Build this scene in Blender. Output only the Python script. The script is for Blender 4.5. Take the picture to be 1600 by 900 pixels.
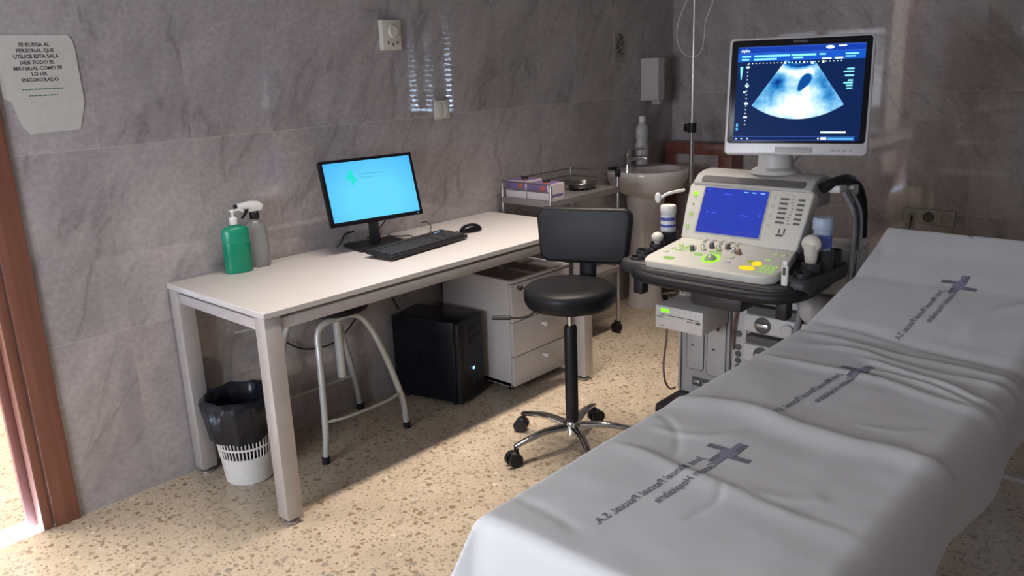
import bpy, bmesh, math, random
from mathutils import Vector, Matrix, noise
PI = math.pi
R = math.radians
random.seed(7)
for o in list(bpy.data.objects): bpy.data.objects.remove(o)
sc = bpy.context.scene
col = sc.collection

# ------------------------------------------------------------------ camera
cam_d = bpy.data.cameras.new('camera'); cam = bpy.data.objects.new('camera', cam_d); col.objects.link(cam)
cr = Vector((0.67260721, -0.73904613, -0.03755474)); cu = Vector((0.22002973, 0.15127932, 0.96369159)); cf = Vector((0.70653128, 0.65644908, -0.26436369))
M = Matrix.Identity(4)
for i in range(3):
    M[i][0] = cr[i]; M[i][1] = cu[i]; M[i][2] = -cf[i]
M[0][3], M[1][3], M[2][3] = -1.2351, -2.8228, 1.4423
cam.matrix_world = M
cam_d.sensor_width = 36; cam_d.lens = 36 * 1282.64 / 1600; cam_d.clip_start = 0.02
sc.camera = cam

# ------------------------------------------------------------------ world, lamps, exposure
w = bpy.data.worlds.new('daylight'); sc.world = w; w.use_nodes = True
w.node_tree.nodes['Background'].inputs[0].default_value = (0.50, 0.70, 1.0, 1)
# invented gradient: bright low for the wall reflection, dimmed above to darken the floor
wn_ = w.node_tree; wg = wn_.nodes.new('ShaderNodeTexCoord'); ws = wn_.nodes.new('ShaderNodeSeparateXYZ'); wm = wn_.nodes.new('ShaderNodeMapRange')
wn_.links.new(wg.outputs['Generated'], ws.inputs[0]); wn_.links.new(ws.outputs[2], wm.inputs[0])
wm.inputs[1].default_value = -.04; wm.inputs[2].default_value = .12; wm.inputs[3].default_value = 75; wm.inputs[4].default_value = 7
wn_.links.new(wm.outputs[0], wn_.nodes['Background'].inputs[1])
w.cycles.sampling_method = 'NONE'
sc.view_settings.view_transform = 'Standard'; sc.view_settings.look = 'None'
sc.view_settings.gamma = 1; sc.view_settings.use_curve_mapping = False
sc.view_settings.exposure = 0.1

def area(name, loc, target, sx, sy, power, color, spread=180):
    l = bpy.data.lights.new(name, 'AREA'); l.shape = 'RECTANGLE'; l.size = sx; l.size_y = sy
    l.energy = power; l.color = color; l.spread = R(spread)
    o = bpy.data.objects.new(name, l); col.objects.link(o); o.location = loc
    d = Vector(target) - Vector(loc)
    o.rotation_euler = d.to_track_quat('-Z', 'Y').to_euler()
    return o
# louvred strip over the aisle between desk and couch
area('ceiling_strip_lamp', (1.05, -0.80, 2.52), (1.05, -0.7999, 0), 2.3, 0.10, 17.5, (1.0, 0.87, 0.76), 66)
# cool fill lamp added at the rear of the room, no real window
area('rear_fill_light', (-2.55, -1.38, 1.22), (1.0, -1.4, 0.8), 1.3, 0.9, 62, (0.84, 0.89, 1.0))
# lit corridor beyond the doorway
area('corridor_lamp', (-0.9, 1.0, 2.4), (-0.9, 1.001, 0), 1.0, 1.0, 110, (1.0, 0.93, 0.84))

# ------------------------------------------------------------------ helpers
def tag(o, label=None, cat=None, group=None, kind=None):
    if label: o['label'] = label
    if cat: o['category'] = cat
    if group: o['group'] = group
    if kind: o['kind'] = kind
    return o
def thing(name, label, cat, loc, group=None):
    o = bpy.data.objects.new(name, None); col.objects.link(o); o.location = loc
    o.empty_display_size = .05
    return tag(o, label, cat, group)
def base_of(o):
    v = Vector((0, 0, 0))
    while o is not None:
        v += Vector(o.location); o = o.parent
    return v
class MB:
    def __init__(s, xf=None): s.v = []; s.f = []; s.m = []; s.xf = xf or Matrix.Identity(4); s.mi = 0
    def add(s, vs, fs):
        n = len(s.v); s.v += [s.xf @ Vector(p) for p in vs]
        s.f += [tuple(i + n for i in f) for f in fs]; s.m += [s.mi] * len(fs); return s
    def bm(s, bm):
        bm.verts.ensure_lookup_table(); bm.verts.index_update()
        s.add([v.co.copy() for v in bm.verts], [[v.index for v in f.verts] for f in bm.faces]); bm.free(); return s
    def box(s, lo, hi, bev=0.0, seg=2, mat=None):
        b = bmesh.new(); bmesh.ops.create_cube(b, size=1)
        c = [(lo[i] + hi[i]) / 2 for i in range(3)]; d = [abs(hi[i] - lo[i]) for i in range(3)]
        for v in b.verts: v.co = Vector([c[i] + v.co[i] * d[i] for i in range(3)])
        if bev: bmesh.ops.bevel(b, geom=list(b.edges), offset=min(bev, min(d) * .49), segments=seg, affect='EDGES', profile=.5)
        if mat is not None: b.transform(mat)
        return s.bm(b)
    def prism(s, poly, h, org, ux, uy, bev=0.0, seg=2):
        ux = Vector(ux).normalized(); uy = Vector(uy).normalized(); n = ux.cross(uy); org = Vector(org)
        b = bmesh.new()
        lo = [b.verts.new(org + ux * x + uy * y) for x, y in poly]
        hi = [b.verts.new(org + ux * x + uy * y + n * h) for x, y in poly]
        b.faces.new(lo[::-1]); b.faces.new(hi); k = len(poly)
        for i in range(k): b.faces.new((lo[i], lo[(i + 1) % k], hi[(i + 1) % k], hi[i]))
        bmesh.ops.recalc_face_normals(b, faces=b.faces)
        if bev:
            es = [e for e in b.edges if len(e.link_faces) == 2 and e.calc_face_angle(0) > .9]
            bmesh.ops.bevel(b, geom=es, offset=bev, segments=seg, affect='EDGES', profile=.5)
        return s.bm(b)
    def tube(s, pts, r, n=10, smooth=0, closed=False, flat=None):
        P = [Vector(p) for p in pts]
        if smooth: P = catmull(P, smooth, closed)
        k = len(P); rr = r if isinstance(r, (list, tuple)) else [r] * k
        if len(rr) != k: rr = [rr[0] + (rr[-1] - rr[0]) * i / (k - 1) for i in range(k)]
        T = []
        for i in range(k):
            a = P[(i - 1) % k] if (i > 0 or closed) else P[0]; c = P[(i + 1) % k] if (i < k - 1 or closed) else P[-1]
            T.append((c - a).normalized())
        up = Vector((0, 0, 1)) if abs(T[0].z) < .9 else Vector((1, 0, 0))
        nv = T[0].cross(up).normalized(); vs = []
        for i in range(k):
            nv = (nv - T[i] * nv.dot(T[i])).normalized(); bv = T[i].cross(nv)
            for j in range(n):
                a = 2 * PI * j / n; vs.append(P[i] + (nv * math.cos(a) + bv * math.sin(a) * (flat or 1)) * rr[i])
        fs = []
        for i in range(k if closed else k - 1):
            for j in range(n):
                a = i * n + j; b = i * n + (j + 1) % n; c = ((i + 1) % k) * n + (j + 1) % n; d = ((i + 1) % k) * n + j
                fs.append((a, d, c, b))
        if not closed: fs.append(tuple(range(n))); fs.append(tuple((k - 1) * n + j for j in range(n))[::-1])
        return s.add(vs, fs)
    def cyl(s, a, b, r, r2=None, n=24):
        return s.tube([a, b], [r, r if r2 is None else r2], n)
    def lathe(s, prof, c, n=36, axis=(0, 0, 1), sx=1, sy=1, xdir=None, fn=None):
        ax = Vector(axis).normalized()
        u = Vector(xdir) if xdir else (Vector((1, 0, 0)) if abs(ax.x) < .9 else Vector((0, 1, 0)))
        u = (u - ax * u.dot(ax)).normalized(); v = ax.cross(u); c = Vector(c); vs = []; fs = []
        for i, (r, z) in enumerate(prof):
            for j in range(n):
                a = 2 * PI * j / n; q = fn(i, a, r, z) if fn else (r, z)
                vs.append(c + u * math.cos(a) * q[0] * sx + v * math.sin(a) * q[0] * sy + ax * q[1])
        for i in range(len(prof) - 1):
            for j in range(n):
                fs.append((i * n + j, i * n + (j + 1) % n, (i + 1) * n + (j + 1) % n, (i + 1) * n + j))
        if prof[0][0] > 1e-5: fs.append(tuple(range(n))[::-1])
        if prof[-1][0] > 1e-5: fs.append(tuple((len(prof) - 1) * n + j for j in range(n)))
        return s.add(vs, fs)
    def ball(s, c, rx, ry=None, rz=None, n=20, rot=None):
        b = bmesh.new(); bmesh.ops.create_uvsphere(b, u_segments=n, v_segments=n // 2 + 2, radius=1)
        m = Matrix.Translation(c) @ (rot or Matrix.Identity(4)) @ Matrix.Diagonal((rx, ry or rx, rz or ry or rx, 1))
        b.transform(m); return s.bm(b)
    def build(s, name, mats, parent=None, angle=35, solid=None):
        me = bpy.data.meshes.new(name); off = base_of(parent) if parent else Vector((0, 0, 0))
        if parent is None and s.v and name.split('_')[0] not in STRUCT:
            xs = [p.x for p in s.v]; ys = [p.y for p in s.v]
            off = Vector(((min(xs) + max(xs)) / 2, (min(ys) + max(ys)) / 2, min(p.z for p in s.v)))
        me.from_pydata([p - off for p in s.v], [], s.f); me.update()
        if not isinstance(mats, (list, tuple)): mats = [mats]
        for m in mats: me.materials.append(m)
        me.polygons.foreach_set('material_index', s.m)
        b = bmesh.new(); b.from_mesh(me); bmesh.ops.remove_doubles(b, verts=b.verts, dist=1e-6)
        bmesh.ops.recalc_face_normals(b, faces=b.faces); b.to_mesh(me); b.free()
        me.polygons.foreach_set('use_smooth', [True] * len(me.polygons))
        me.set_sharp_from_angle(angle=R(angle))
        o = bpy.data.objects.new(name, me); col.objects.link(o)
        if parent: o.parent = parent
        else: o.location = off
        return o
STRUCT = ('floor', 'ceiling', 'wall', 'window', 'door', 'trim', 'baseboard')
def catmull(P, k, closed=False):
    out = []; n = len(P)
    rng = range(n if closed else n - 1)
    for i in rng:
        p1 = P[i]; p2 = P[(i + 1) % n]
        p0 = P[(i - 1) % n] if (i > 0 or closed) else p1 * 2 - p2
        p3 = P[(i + 2) % n] if (i < n - 2 or closed) else p2 * 2 - p1
        for j in range(k):
            t = j / k
            out.append(.5 * ((2 * p1) + (p2 - p0) * t + (2 * p0 - 5 * p1 + 4 * p2 - p3) * t * t + (3 * p1 - 3 * p2 + p3 - p0) * t ** 3))
    if not closed: out.append(P[-1])
    return out
def rrect(x0, y0, x1, y1, r, k=5):
    out = []
    for cx, cy, a in ((x1 - r, y1 - r, 0), (x0 + r, y1 - r, 90), (x0 + r, y0 + r, 180), (x1 - r, y0 + r, 270)):
        for j in range(k + 1):
            t = R(a + 90 * j / k); out.append((cx + r * math.cos(t), cy + r * math.sin(t)))
    return out
def text_data(s, width=None, size=.02, align='LEFT', bold=0.0):
    c = bpy.data.curves.new('t', 'FONT'); c.body = s; c.size = 1; c.align_x = align; c.resolution_u = 2; c.offset = bold
    o = bpy.data.objects.new('t', c); col.objects.link(o)
    dg = bpy.context.evaluated_depsgraph_get(); dg.update()
    me = bpy.data.meshes.new_from_object(o.evaluated_get(dg))
    vs = [v.co.copy() for v in me.vertices]; fs = [tuple(p.vertices) for p in me.polygons]
    bpy.data.objects.remove(o); bpy.data.curves.remove(c); bpy.data.meshes.remove(me)
    if not vs: return [], []
    k = size
    if width: k = width / (max(v.x for v in vs) - min(v.x for v in vs))
    return [v * k for v in vs], fs
def text(mb, s, org, ux, uy, width=None, size=.02, align='LEFT', bold=0.0, fn=None, h=None):
    vs, fs = text_data(s, width, size, align, bold); org = Vector(org); ux = Vector(ux); uy = Vector(uy)
    ky = 1
    if h and vs: ky = h / max(v.y for v in vs)
    P = [org + ux * v.x + uy * v.y * ky for v in vs]
    if fn: P = [fn(p) for p in P]
    mb.add(P, fs); return mb

# ------------------------------------------------------------------ materials
def pr(m): return m.node_tree.nodes['Principled BSDF']
def mat(name, c, rough=.5, metal=0, emit=None, es=1, var=.04, nscale=30, bump=0, trans=0, spec=None, coat=0):
    m = bpy.data.materials.new(name); m.use_nodes = True; nt = m.node_tree; p = pr(m)
    p.inputs['Roughness'].default_value = rough; p.inputs['Metallic'].default_value = metal
    p.inputs['Base Color'].default_value = (*c, 1)
    if spec is not None: p.inputs['Specular IOR Level'].default_value = spec
    if trans: p.inputs['Transmission Weight'].default_value = trans
    if coat: p.inputs['Coat Weight'].default_value = coat
    if emit: p.inputs['Emission Color'].default_value = (*emit, 1); p.inputs['Emission Strength'].default_value = es
    if var or bump:
        tc = nt.nodes.new('ShaderNodeTexCoord'); nz = nt.nodes.new('ShaderNodeTexNoise'); nz.inputs['Scale'].default_value = nscale
        nz.inputs['Detail'].default_value = 4; nt.links.new(tc.outputs['Object'], nz.inputs['Vector'])
        if var:
            mr = nt.nodes.new('ShaderNodeMapRange'); mr.inputs[1].default_value = .3; mr.inputs[2].default_value = .7
            mr.inputs[3].default_value = 1 - var; mr.inputs[4].default_value = 1 + var
            mx = nt.nodes.new('ShaderNodeVectorMath'); mx.operation = 'SCALE'; mx.inputs[0].default_value = c
            nt.links.new(nz.outputs[0], mr.inputs[0]); nt.links.new(mr.outputs[0], mx.inputs['Scale']); nt.links.new(mx.outputs[0], p.inputs['Base Color'])
        if bump:
            bp = nt.nodes.new('ShaderNodeBump'); bp.inputs['Strength'].default_value = bump; bp.inputs['Distance'].default_value = .002
            nt.links.new(nz.outputs[0], bp.inputs['Height']); nt.links.new(bp.outputs[0], p.inputs['Normal'])
    return m
def nd(nt, t, **k):
    n = nt.nodes.new(t)
    for a, b in k.items(): setattr(n, a, b)
    return n
def mth(nt, op, a, b=None, c=None):
    n = nt.nodes.new('ShaderNodeMath'); n.operation = op
    for i, x in enumerate((a, b, c)):
        if x is None: continue
        if isinstance(x, (int, float)): n.inputs[i].default_value = x
        else: nt.links.new(x, n.inputs[i])
    return n.outputs[0]
def mixc(nt, f, a, b, mode='MIX'):
    n = nt.nodes.new('ShaderNodeMix'); n.data_type = 'RGBA'; n.blend_type = mode
    for i, x in ((0, f), (6, a), (7, b)):
        if isinstance(x, (int, float)): n.inputs[i].default_value = x
        elif isinstance(x, tuple): n.inputs[i].default_value = (*x, 1)
        else: nt.links.new(x, n.inputs[i])
    return n.outputs[2]
def ramp(nt, f, stops):
    n = nt.nodes.new('ShaderNodeValToRGB'); e = n.color_ramp.elements
    while len(e) < len(stops): e.new(.5)
    for i, (p, c) in enumerate(stops): e[i].position = p; e[i].color = (*c, 1) if isinstance(c, tuple) else (c, c, c, 1)
    nt.links.new(f, n.inputs[0]); return n.outputs[0]
def marble(name, axis):
    m = bpy.data.materials.new(name); m.use_nodes = True; nt = m.node_tree; p = pr(m); L = nt.links
    tc = nd(nt, 'ShaderNodeNewGeometry'); sp = nd(nt, 'ShaderNodeSeparateXYZ'); L.new(tc.outputs['Position'], sp.inputs[0])
    h = sp.outputs[axis]; z = sp.outputs[2]
    TW, TH = .3175, .6185
    a = mth(nt, 'DIVIDE', mth(nt, 'ADD', h, .145), TW); b = mth(nt, 'DIVIDE', mth(nt, 'ADD', z, .0125), TH)
    fa = mth(nt, 'FRACT', a); fb = mth(nt, 'FRACT', b)
    ca = mth(nt, 'FLOOR', a); cb = mth(nt, 'FLOOR', b)
    ea = mth(nt, 'MULTIPLY', mth(nt, 'MINIMUM', fa, mth(nt, 'SUBTRACT', 1, fa)), TW)
    eb = mth(nt, 'MULTIPLY', mth(nt, 'MINIMUM', fb, mth(nt, 'SUBTRACT', 1, fb)), TH)
    gv = mth(nt, 'LESS_THAN', ea, .0010); gh = mth(nt, 'LESS_THAN', eb, .0014)
    cid = nd(nt, 'ShaderNodeCombineXYZ'); L.new(ca, cid.inputs[0]); L.new(cb, cid.inputs[1])
    wn = nd(nt, 'ShaderNodeTexWhiteNoise', noise_dimensions='3D'); L.new(cid.outputs[0], wn.inputs[0])
    off = nd(nt, 'ShaderNodeVectorMath', operation='MULTIPLY_ADD'); off.inputs[1].default_value = (9, 9, 9); L.new(wn.outputs[1], off.inputs[0])
    cx = nd(nt, 'ShaderNodeCombineXYZ'); L.new(h, cx.inputs[0]); L.new(z, cx.inputs[1]); L.new(cx.outputs[0], off.inputs[2])
    # diagonal stretch
    m0 = nd(nt, 'ShaderNodeMapping'); m0.inputs['Rotation'].default_value = (0, 0, R(-56)); L.new(off.outputs[0], m0.inputs[0])
    mp = nd(nt, 'ShaderNodeMapping'); mp.inputs['Scale'].default_value = (0.6, 1.6, 1); L.new(m0.outputs[0], mp.inputs[0])
    n1 = nd(nt, 'ShaderNodeTexNoise'); n1.inputs['Scale'].default_value = 3.2; n1.inputs['Detail'].default_value = 8; n1.inputs['Roughness'].default_value = .66; n1.inputs['Distortion'].default_value = .3; L.new(mp.outputs[0], n1.inputs[0])
    n2 = nd(nt, 'ShaderNodeTexNoise'); n2.inputs['Scale'].default_value = 2.2; n2.inputs['Detail'].default_value = 7; n2.inputs['Distortion'].default_value = .5; L.new(mp.outputs[0], n2.inputs[0])
    n3 = nd(nt, 'ShaderNodeTexNoise'); n3.inputs['Scale'].default_value = 60; n3.inputs['Detail'].default_value = 4; L.new(off.outputs[0], n3.inputs[0])
    base = ramp(nt, n1.outputs[0], [(.26, (.285, .260, .262)), (.50, (.375, .345, .346)), (.74, (.455, .420, .420))])
    v = mth(nt, 'ABSOLUTE', mth(nt, 'SUBTRACT', n2.outputs[0], .5))
    vein = ramp(nt, v, [(0, 1.0), (.010, .5), (.028, 0.0)])
    vm = mth(nt, 'MULTIPLY', vein, mth(nt, 'MULTIPLY', ramp(nt, n1.outputs[0], [(.42, 1.0), (.6, 0.0)]), .50))
    c = mixc(nt, vm, base, (.17, .15, .15))
    gr = ramp(nt, n3.outputs[0], [(.3, .90), (.7, 1.10)])
    c = mixc(nt, 1.0, c, gr, 'MULTIPLY')
    tone = nd(nt, 'ShaderNodeMapRange'); tone.inputs[3].default_value = .97; tone.inputs[4].default_value = 1.03; L.new(wn.outputs[0], tone.inputs[0])
    sc_ = nd(nt, 'ShaderNodeVectorMath', operation='SCALE'); L.new(c, sc_.inputs[0]); L.new(tone.outputs[0], sc_.inputs['Scale'])
    c = mixc(nt, mth(nt, 'MULTIPLY', gv, .22), sc_.outputs[0], (.50, .46, .43))
    c = mixc(nt, mth(nt, 'MULTIPLY', gh, .75), c, (.50, .46, .43))
    L.new(c, p.inputs['Base Color']); p.inputs['Roughness'].default_value = .035; p.inputs['Specular IOR Level'].default_value = .58
    bp = nd(nt, 'ShaderNodeBump'); bp.inputs['Strength'].default_value = .03; bp.inputs['Distance'].default_value = .001; L.new(n3.outputs[0], bp.inputs['Height']); L.new(bp.outputs[0], p.inputs['Normal'])
    return m
def terrazzo():
    m = bpy.data.materials.new('terrazzo'); m.use_nodes = True; nt = m.node_tree; p = pr(m); L = nt.links
    g = nd(nt, 'ShaderNodeNewGeometry')
    nz = nd(nt, 'ShaderNodeTexNoise'); nz.inputs['Scale'].default_value = 45; nz.inputs['Detail'].default_value = 2; L.new(g.outputs['Position'], nz.inputs[0])
    ad = nd(nt, 'ShaderNodeVectorMath', operation='MULTIPLY_ADD'); ad.inputs[1].default_value = (.022, .022, 0); L.new(nz.outputs[1], ad.inputs[0]); L.new(g.outputs['Position'], ad.inputs[2])
    n1 = nd(nt, 'ShaderNodeTexNoise'); n1.inputs['Scale'].default_value = 5; n1.inputs['Detail'].default_value = 6; L.new(g.outputs['Position'], n1.inputs[0])
    c = ramp(nt, n1.outputs[0], [(.3, (.41, .34, .25)), (.7, (.51, .425, .32))])
    for scale, thr, lo, hi in ((150, .60, .20, .30), (62, .52, .22, .36), (34, .72, .22, .36)):
        vo = nd(nt, 'ShaderNodeTexVoronoi', voronoi_dimensions='2D'); vo.inputs['Scale'].default_value = scale; L.new(ad.outputs[0], vo.inputs['Vector'])
        sp = nd(nt, 'ShaderNodeSeparateColor'); L.new(vo.outputs['Color'], sp.inputs[0])
        on = mth(nt, 'GREATER_THAN', sp.outputs[0], thr)
        rad = mth(nt, 'ADD', lo, mth(nt, 'MULTIPLY', sp.outputs[1], hi - lo))
        ins = mth(nt, 'LESS_THAN', vo.outputs['Distance'], rad)
        chip = ramp(nt, sp.outputs[2], [(0, (.16, .10, .055)), (.3, (.24, .17, .10)), (.55, (.30, .255, .20)), (.78, (.19, .17, .145)), (1, (.62, .55, .44))])
        c = mixc(nt, mth(nt, 'MULTIPLY', mth(nt, 'MULTIPLY', on, ins), .8), c, chip)
    L.new(c, p.inputs['Base Color']); p.inputs['Roughness'].default_value = .28; p.inputs['Specular IOR Level'].default_value = .4
    return m
def wood(name, c1, c2, axis=2):
    m = bpy.data.materials.new(name); m.use_nodes = True; nt = m.node_tree; p = pr(m); L = nt.links
    g = nd(nt, 'ShaderNodeNewGeometry'); mp = nd(nt, 'ShaderNodeMapping'); s = [22, 22, 22]; s[axis] = 1.2; mp.inputs['Scale'].default_value = s; L.new(g.outputs['Position'], mp.inputs[0])
    n = nd(nt, 'ShaderNodeTexNoise'); n.inputs['Scale'].default_value = 2; n.inputs['Detail'].default_value = 6; n.inputs['Distortion'].default_value = .5; L.new(mp.outputs[0], n.inputs[0])
    L.new(ramp(nt, n.outputs[0], [(.3, c1), (.7, c2)]), p.inputs['Base Color']); p.inputs['Roughness'].default_value = .35
    return m
M_wallL = marble('marble_tile_x', 0); M_wallR = marble('marble_tile_y', 1)
M_floor = terrazzo()

M_paint = mat('white_paint', (.75, .73, .70), .8)
M_ceil = mat('ceiling_plaster', (.50, .48, .46), .9)
M_wood = wood('red_brown_wood', (.16, .062, .040), (.24, .098, .066))
M_woodd = wood('dark_wood', (.15, .055, .042), (.23, .085, .065))
M_melam = mat('white_melamine', (.53, .505, .50), .38, var=.015)
M_edge = mat('melamine_edge', (.62, .58, .56), .5)
M_alu = mat('grey_painted_steel', (.46, .43, .42), .4, .25)
M_steel = mat('steel', (.55, .55, .56), .28, .9)
M_chrome = mat('chrome', (.72, .72, .72), .12, 1, var=0)
M_tubepaint = mat('grey_tube_paint', (.50, .51, .49), .38, .3)
M_black = mat('black_plastic', (.011, .011, .013), .45, spec=.3)
M_blackg = mat('gloss_black', (.007, .007, .011), .25, spec=.25)
M_vinyl = mat('black_vinyl', (.010, .010, .012), .42, bump=.12, nscale=160, spec=.22)
M_bag = mat('bin_bag', (.012, .013, .019), .30, bump=1.0, nscale=34, spec=.35)
M_whitep = mat('white_plastic', (.72, .72, .70), .4)
M_cream = mat('cream_plastic', (.60, .57, .50), .42)
M_us = mat('console_cream', (.60, .59, .53), .4, var=.02)
M_usg = mat('machine_grey', (.40, .39, .39), .45)
M_usl = mat('machine_light_grey', (.52, .51, .50), .45)
M_groove = mat('groove_dark', (.10, .095, .095), .7)
M_dark = mat('charcoal_plastic', (.030, .029, .033), .5)
M_ceramic = mat('ceramic', (.66, .62, .60), .14, var=.01, coat=.3)
M_green = mat('green_soap_bottle', (.01, .34, .20), .3, trans=.25)
M_greenl = mat('green_soap_liquid', (.0, .22, .12), .25)
M_clear = mat('frosted_bottle', (.70, .72, .72), .28, trans=.8)
M_sheet = mat('bed_sheet', (.66, .665, .675), .85, var=.02, nscale=9, bump=.05)
M_ink = mat('grey_ink', (.19, .19, .235), .9)
M_inkl = mat('lavender_ink', (.27, .27, .36), .9)
M_paper = mat('laminated_paper', (.56, .54, .51), .3)
M_text = mat('printed_text', (.07, .07, .07), .7, var=0)
M_textg = mat('green_print', (.10, .22, .14), .7, var=0)
M_cable = mat('black_cable', (.015, .015, .015), .5, var=0)
M_cableb = mat('brown_cable', (.16, .10, .075), .6, var=0)
M_cableg = mat('grey_cable', (.22, .215, .23), .45, var=0)
M_blue = mat('blue_label', (.06, .10, .42), .5)
M_led = mat('blue_led', (.1, .2, .8), emit=(.10, .35, 1), es=7, var=0)
def emis(name, c, s): return mat(name, (.004, .004, .004), .3, emit=c, es=s, var=0, spec=.08)
M_kgreen = emis('green_backlight', (.36, .90, .03), 1.2)
M_kgreen2 = emis('pale_green_backlight', (.42, .72, .16), .75)
M_kyel = emis('yellow_backlight', (1.0, .72, .01), 1.0)
M_gled = emis('green_led', (.30, .95, .04), 1.1)

# ================================================================== SETTING
XF, XB, YN, ZC = 3.35, -2.6, -3.7, 2.6
def struct(o): return tag(o, kind='structure')
struct(MB().box((XB, YN, -.1), (XF, 0, 0)).build('floor', M_floor))
struct(MB().box((XB, YN, ZC), (XF, 0, ZC + .1)).build('ceiling', M_ceil))
b = MB()
b.box((-.5, 0, -.1), (XF + .1, .12, ZC)); b.box((XB, 0, -.1), (-1.36, .12, ZC)); b.box((-1.36, 0, 2.05), (-.5, .12, ZC))
struct(b.build('wall_left', M_wallL))
WY0, WY1, WZ0, WZ1 = -2.66, -2.00, 1.06, 2.15
b = MB()
b.box((XF, WY1, -.1), (XF + .14, .12, ZC)); b.box((XF, YN, -.1), (XF + .14, WY0, ZC))
b.box((XF, WY0, -.1), (XF + .14, WY1, WZ0)); b.box((XF, WY0, WZ1), (XF + .14, WY1, ZC))
struct(b.build('wall_right', M_wallR))
struct(MB().box((XB - .1, YN, -.1), (XB, .12, ZC)).build('wall_back', M_wallR))
struct(MB().box((XB, YN - .1, -.1), (XF, YN, ZC)).build('wall_front', M_wallL))
b = MB()
for lo, hi in (((XB, -1.95, .70), (XB + .04, -1.89, 1.76)), ((XB, -.61, .70), (XB + .04, -.55, 1.76)), ((XB, -1.95, .70), (XB + .04, -.55, .76)), ((XB, -1.95, 1.70), (XB + .04, -.55, 1.76)), ((XB, -1.27, .70), (XB + .03, -1.23, 1.76))): b.box(lo, hi, .004)
struct(b.build('window_added', M_whitep))  # unseen frame added around the rear fill lamp, not a known window
# corridor beyond the doorway
struct(MB().box((-2.4, 0.12, -.1), (.6, 2.0, 0)).build('floor_corridor', M_floor))
struct(MB().box((-2.4, 2.0, -.1), (.6, 2.1, ZC)).box((-2.5, .12, -.1), (-2.4, 2.1, ZC)).box((.6, .12, -.1), (.7, 2.1, ZC)).build('wall_corridor', M_paint))
struct(MB().box((-2.5, .12, ZC), (.7, 2.1, ZC + .1)).build('ceiling_corridor', M_paint))
# door frame
b = MB()
for s, x0 in ((1, -.497), (-1, -1.363)):
    b.box((x0, -.014, 0), (x0 + s * .082, .001, 2.13), .004)
    b.box((x0 - s * .004, -.006, 0), (x0 - s * .034, .118, 2.05), .003)
b.box((-1.44, -.014, 2.05), (-.417, .001, 2.13), .004); b.box((-1.36, -.006, 2.02), (-.5, .118, 2.05), .003)
struct(b.build('door_1', M_wood))
b = MB()
b.box((-.560, .050, 0), (-.531, .075, 2.02), .003); struct(b.build('trim_1', M_woodd))
# window with lowered shutter on the far wall
b = MB()
for lo, hi in (((XF + .06, WY0, WZ0), (XF + .09, WY0 + .03, WZ1)), ((XF + .06, WY1 - .012, WZ0), (XF + .09, WY1, WZ1)), ((XF + .06, WY0, WZ0), (XF + .09, WY1, WZ0 + .03)), ((XF + .06, WY0, WZ1 - .03), (XF + .09, WY1, WZ1))):
    b.box(lo, hi, .002)
wf = struct(b.build('window_1', M_whitep))
b = MB()
ya, yb = WY0 + .03, WY1 - .026
z = WZ0 + .034; pitch = .040
slots = [(ya + .04, ya + .13), (ya + .24, ya + .33), (yb - .12, yb - .02)]
k = 0
while z < WZ1 - .03:
    b.box((XF + .068, ya, z), (XF + .080, yb, z + pitch - .007), .004, 1)
    y = ya
    for s0, s1 in slots:
        b.box((XF + .073, y, z + pitch - .0075), (XF + .076, s0, z + pitch + .0005)); y = s0
        gap_ = max(.0012, .0065 * (1 - k / 22.0)) * (1.0 if s1 > yb - .05 else (.75 if s0 < ya + .1 else .45))
        b.box((XF + .073, s0, z + pitch - .0075 + gap_), (XF + .076, s1, z + pitch + .0005))
        t = s0
        while t < s1 - .001:
            b.box((XF + .073, t, z + pitch - .0075), (XF + .076, t + .006, z + pitch + .0005)); t += .020 + .008 * ((k * 7 + int(t * 100)) % 3)
        y = s1
    b.box((XF + .073, y, z + pitch - .0075), (XF + .076, yb, z + pitch + .0005))
    z += pitch; k += 1
sh = b.build('shutter', mat('shutter_slat', (.42, .42, .42), .5), wf)

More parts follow.
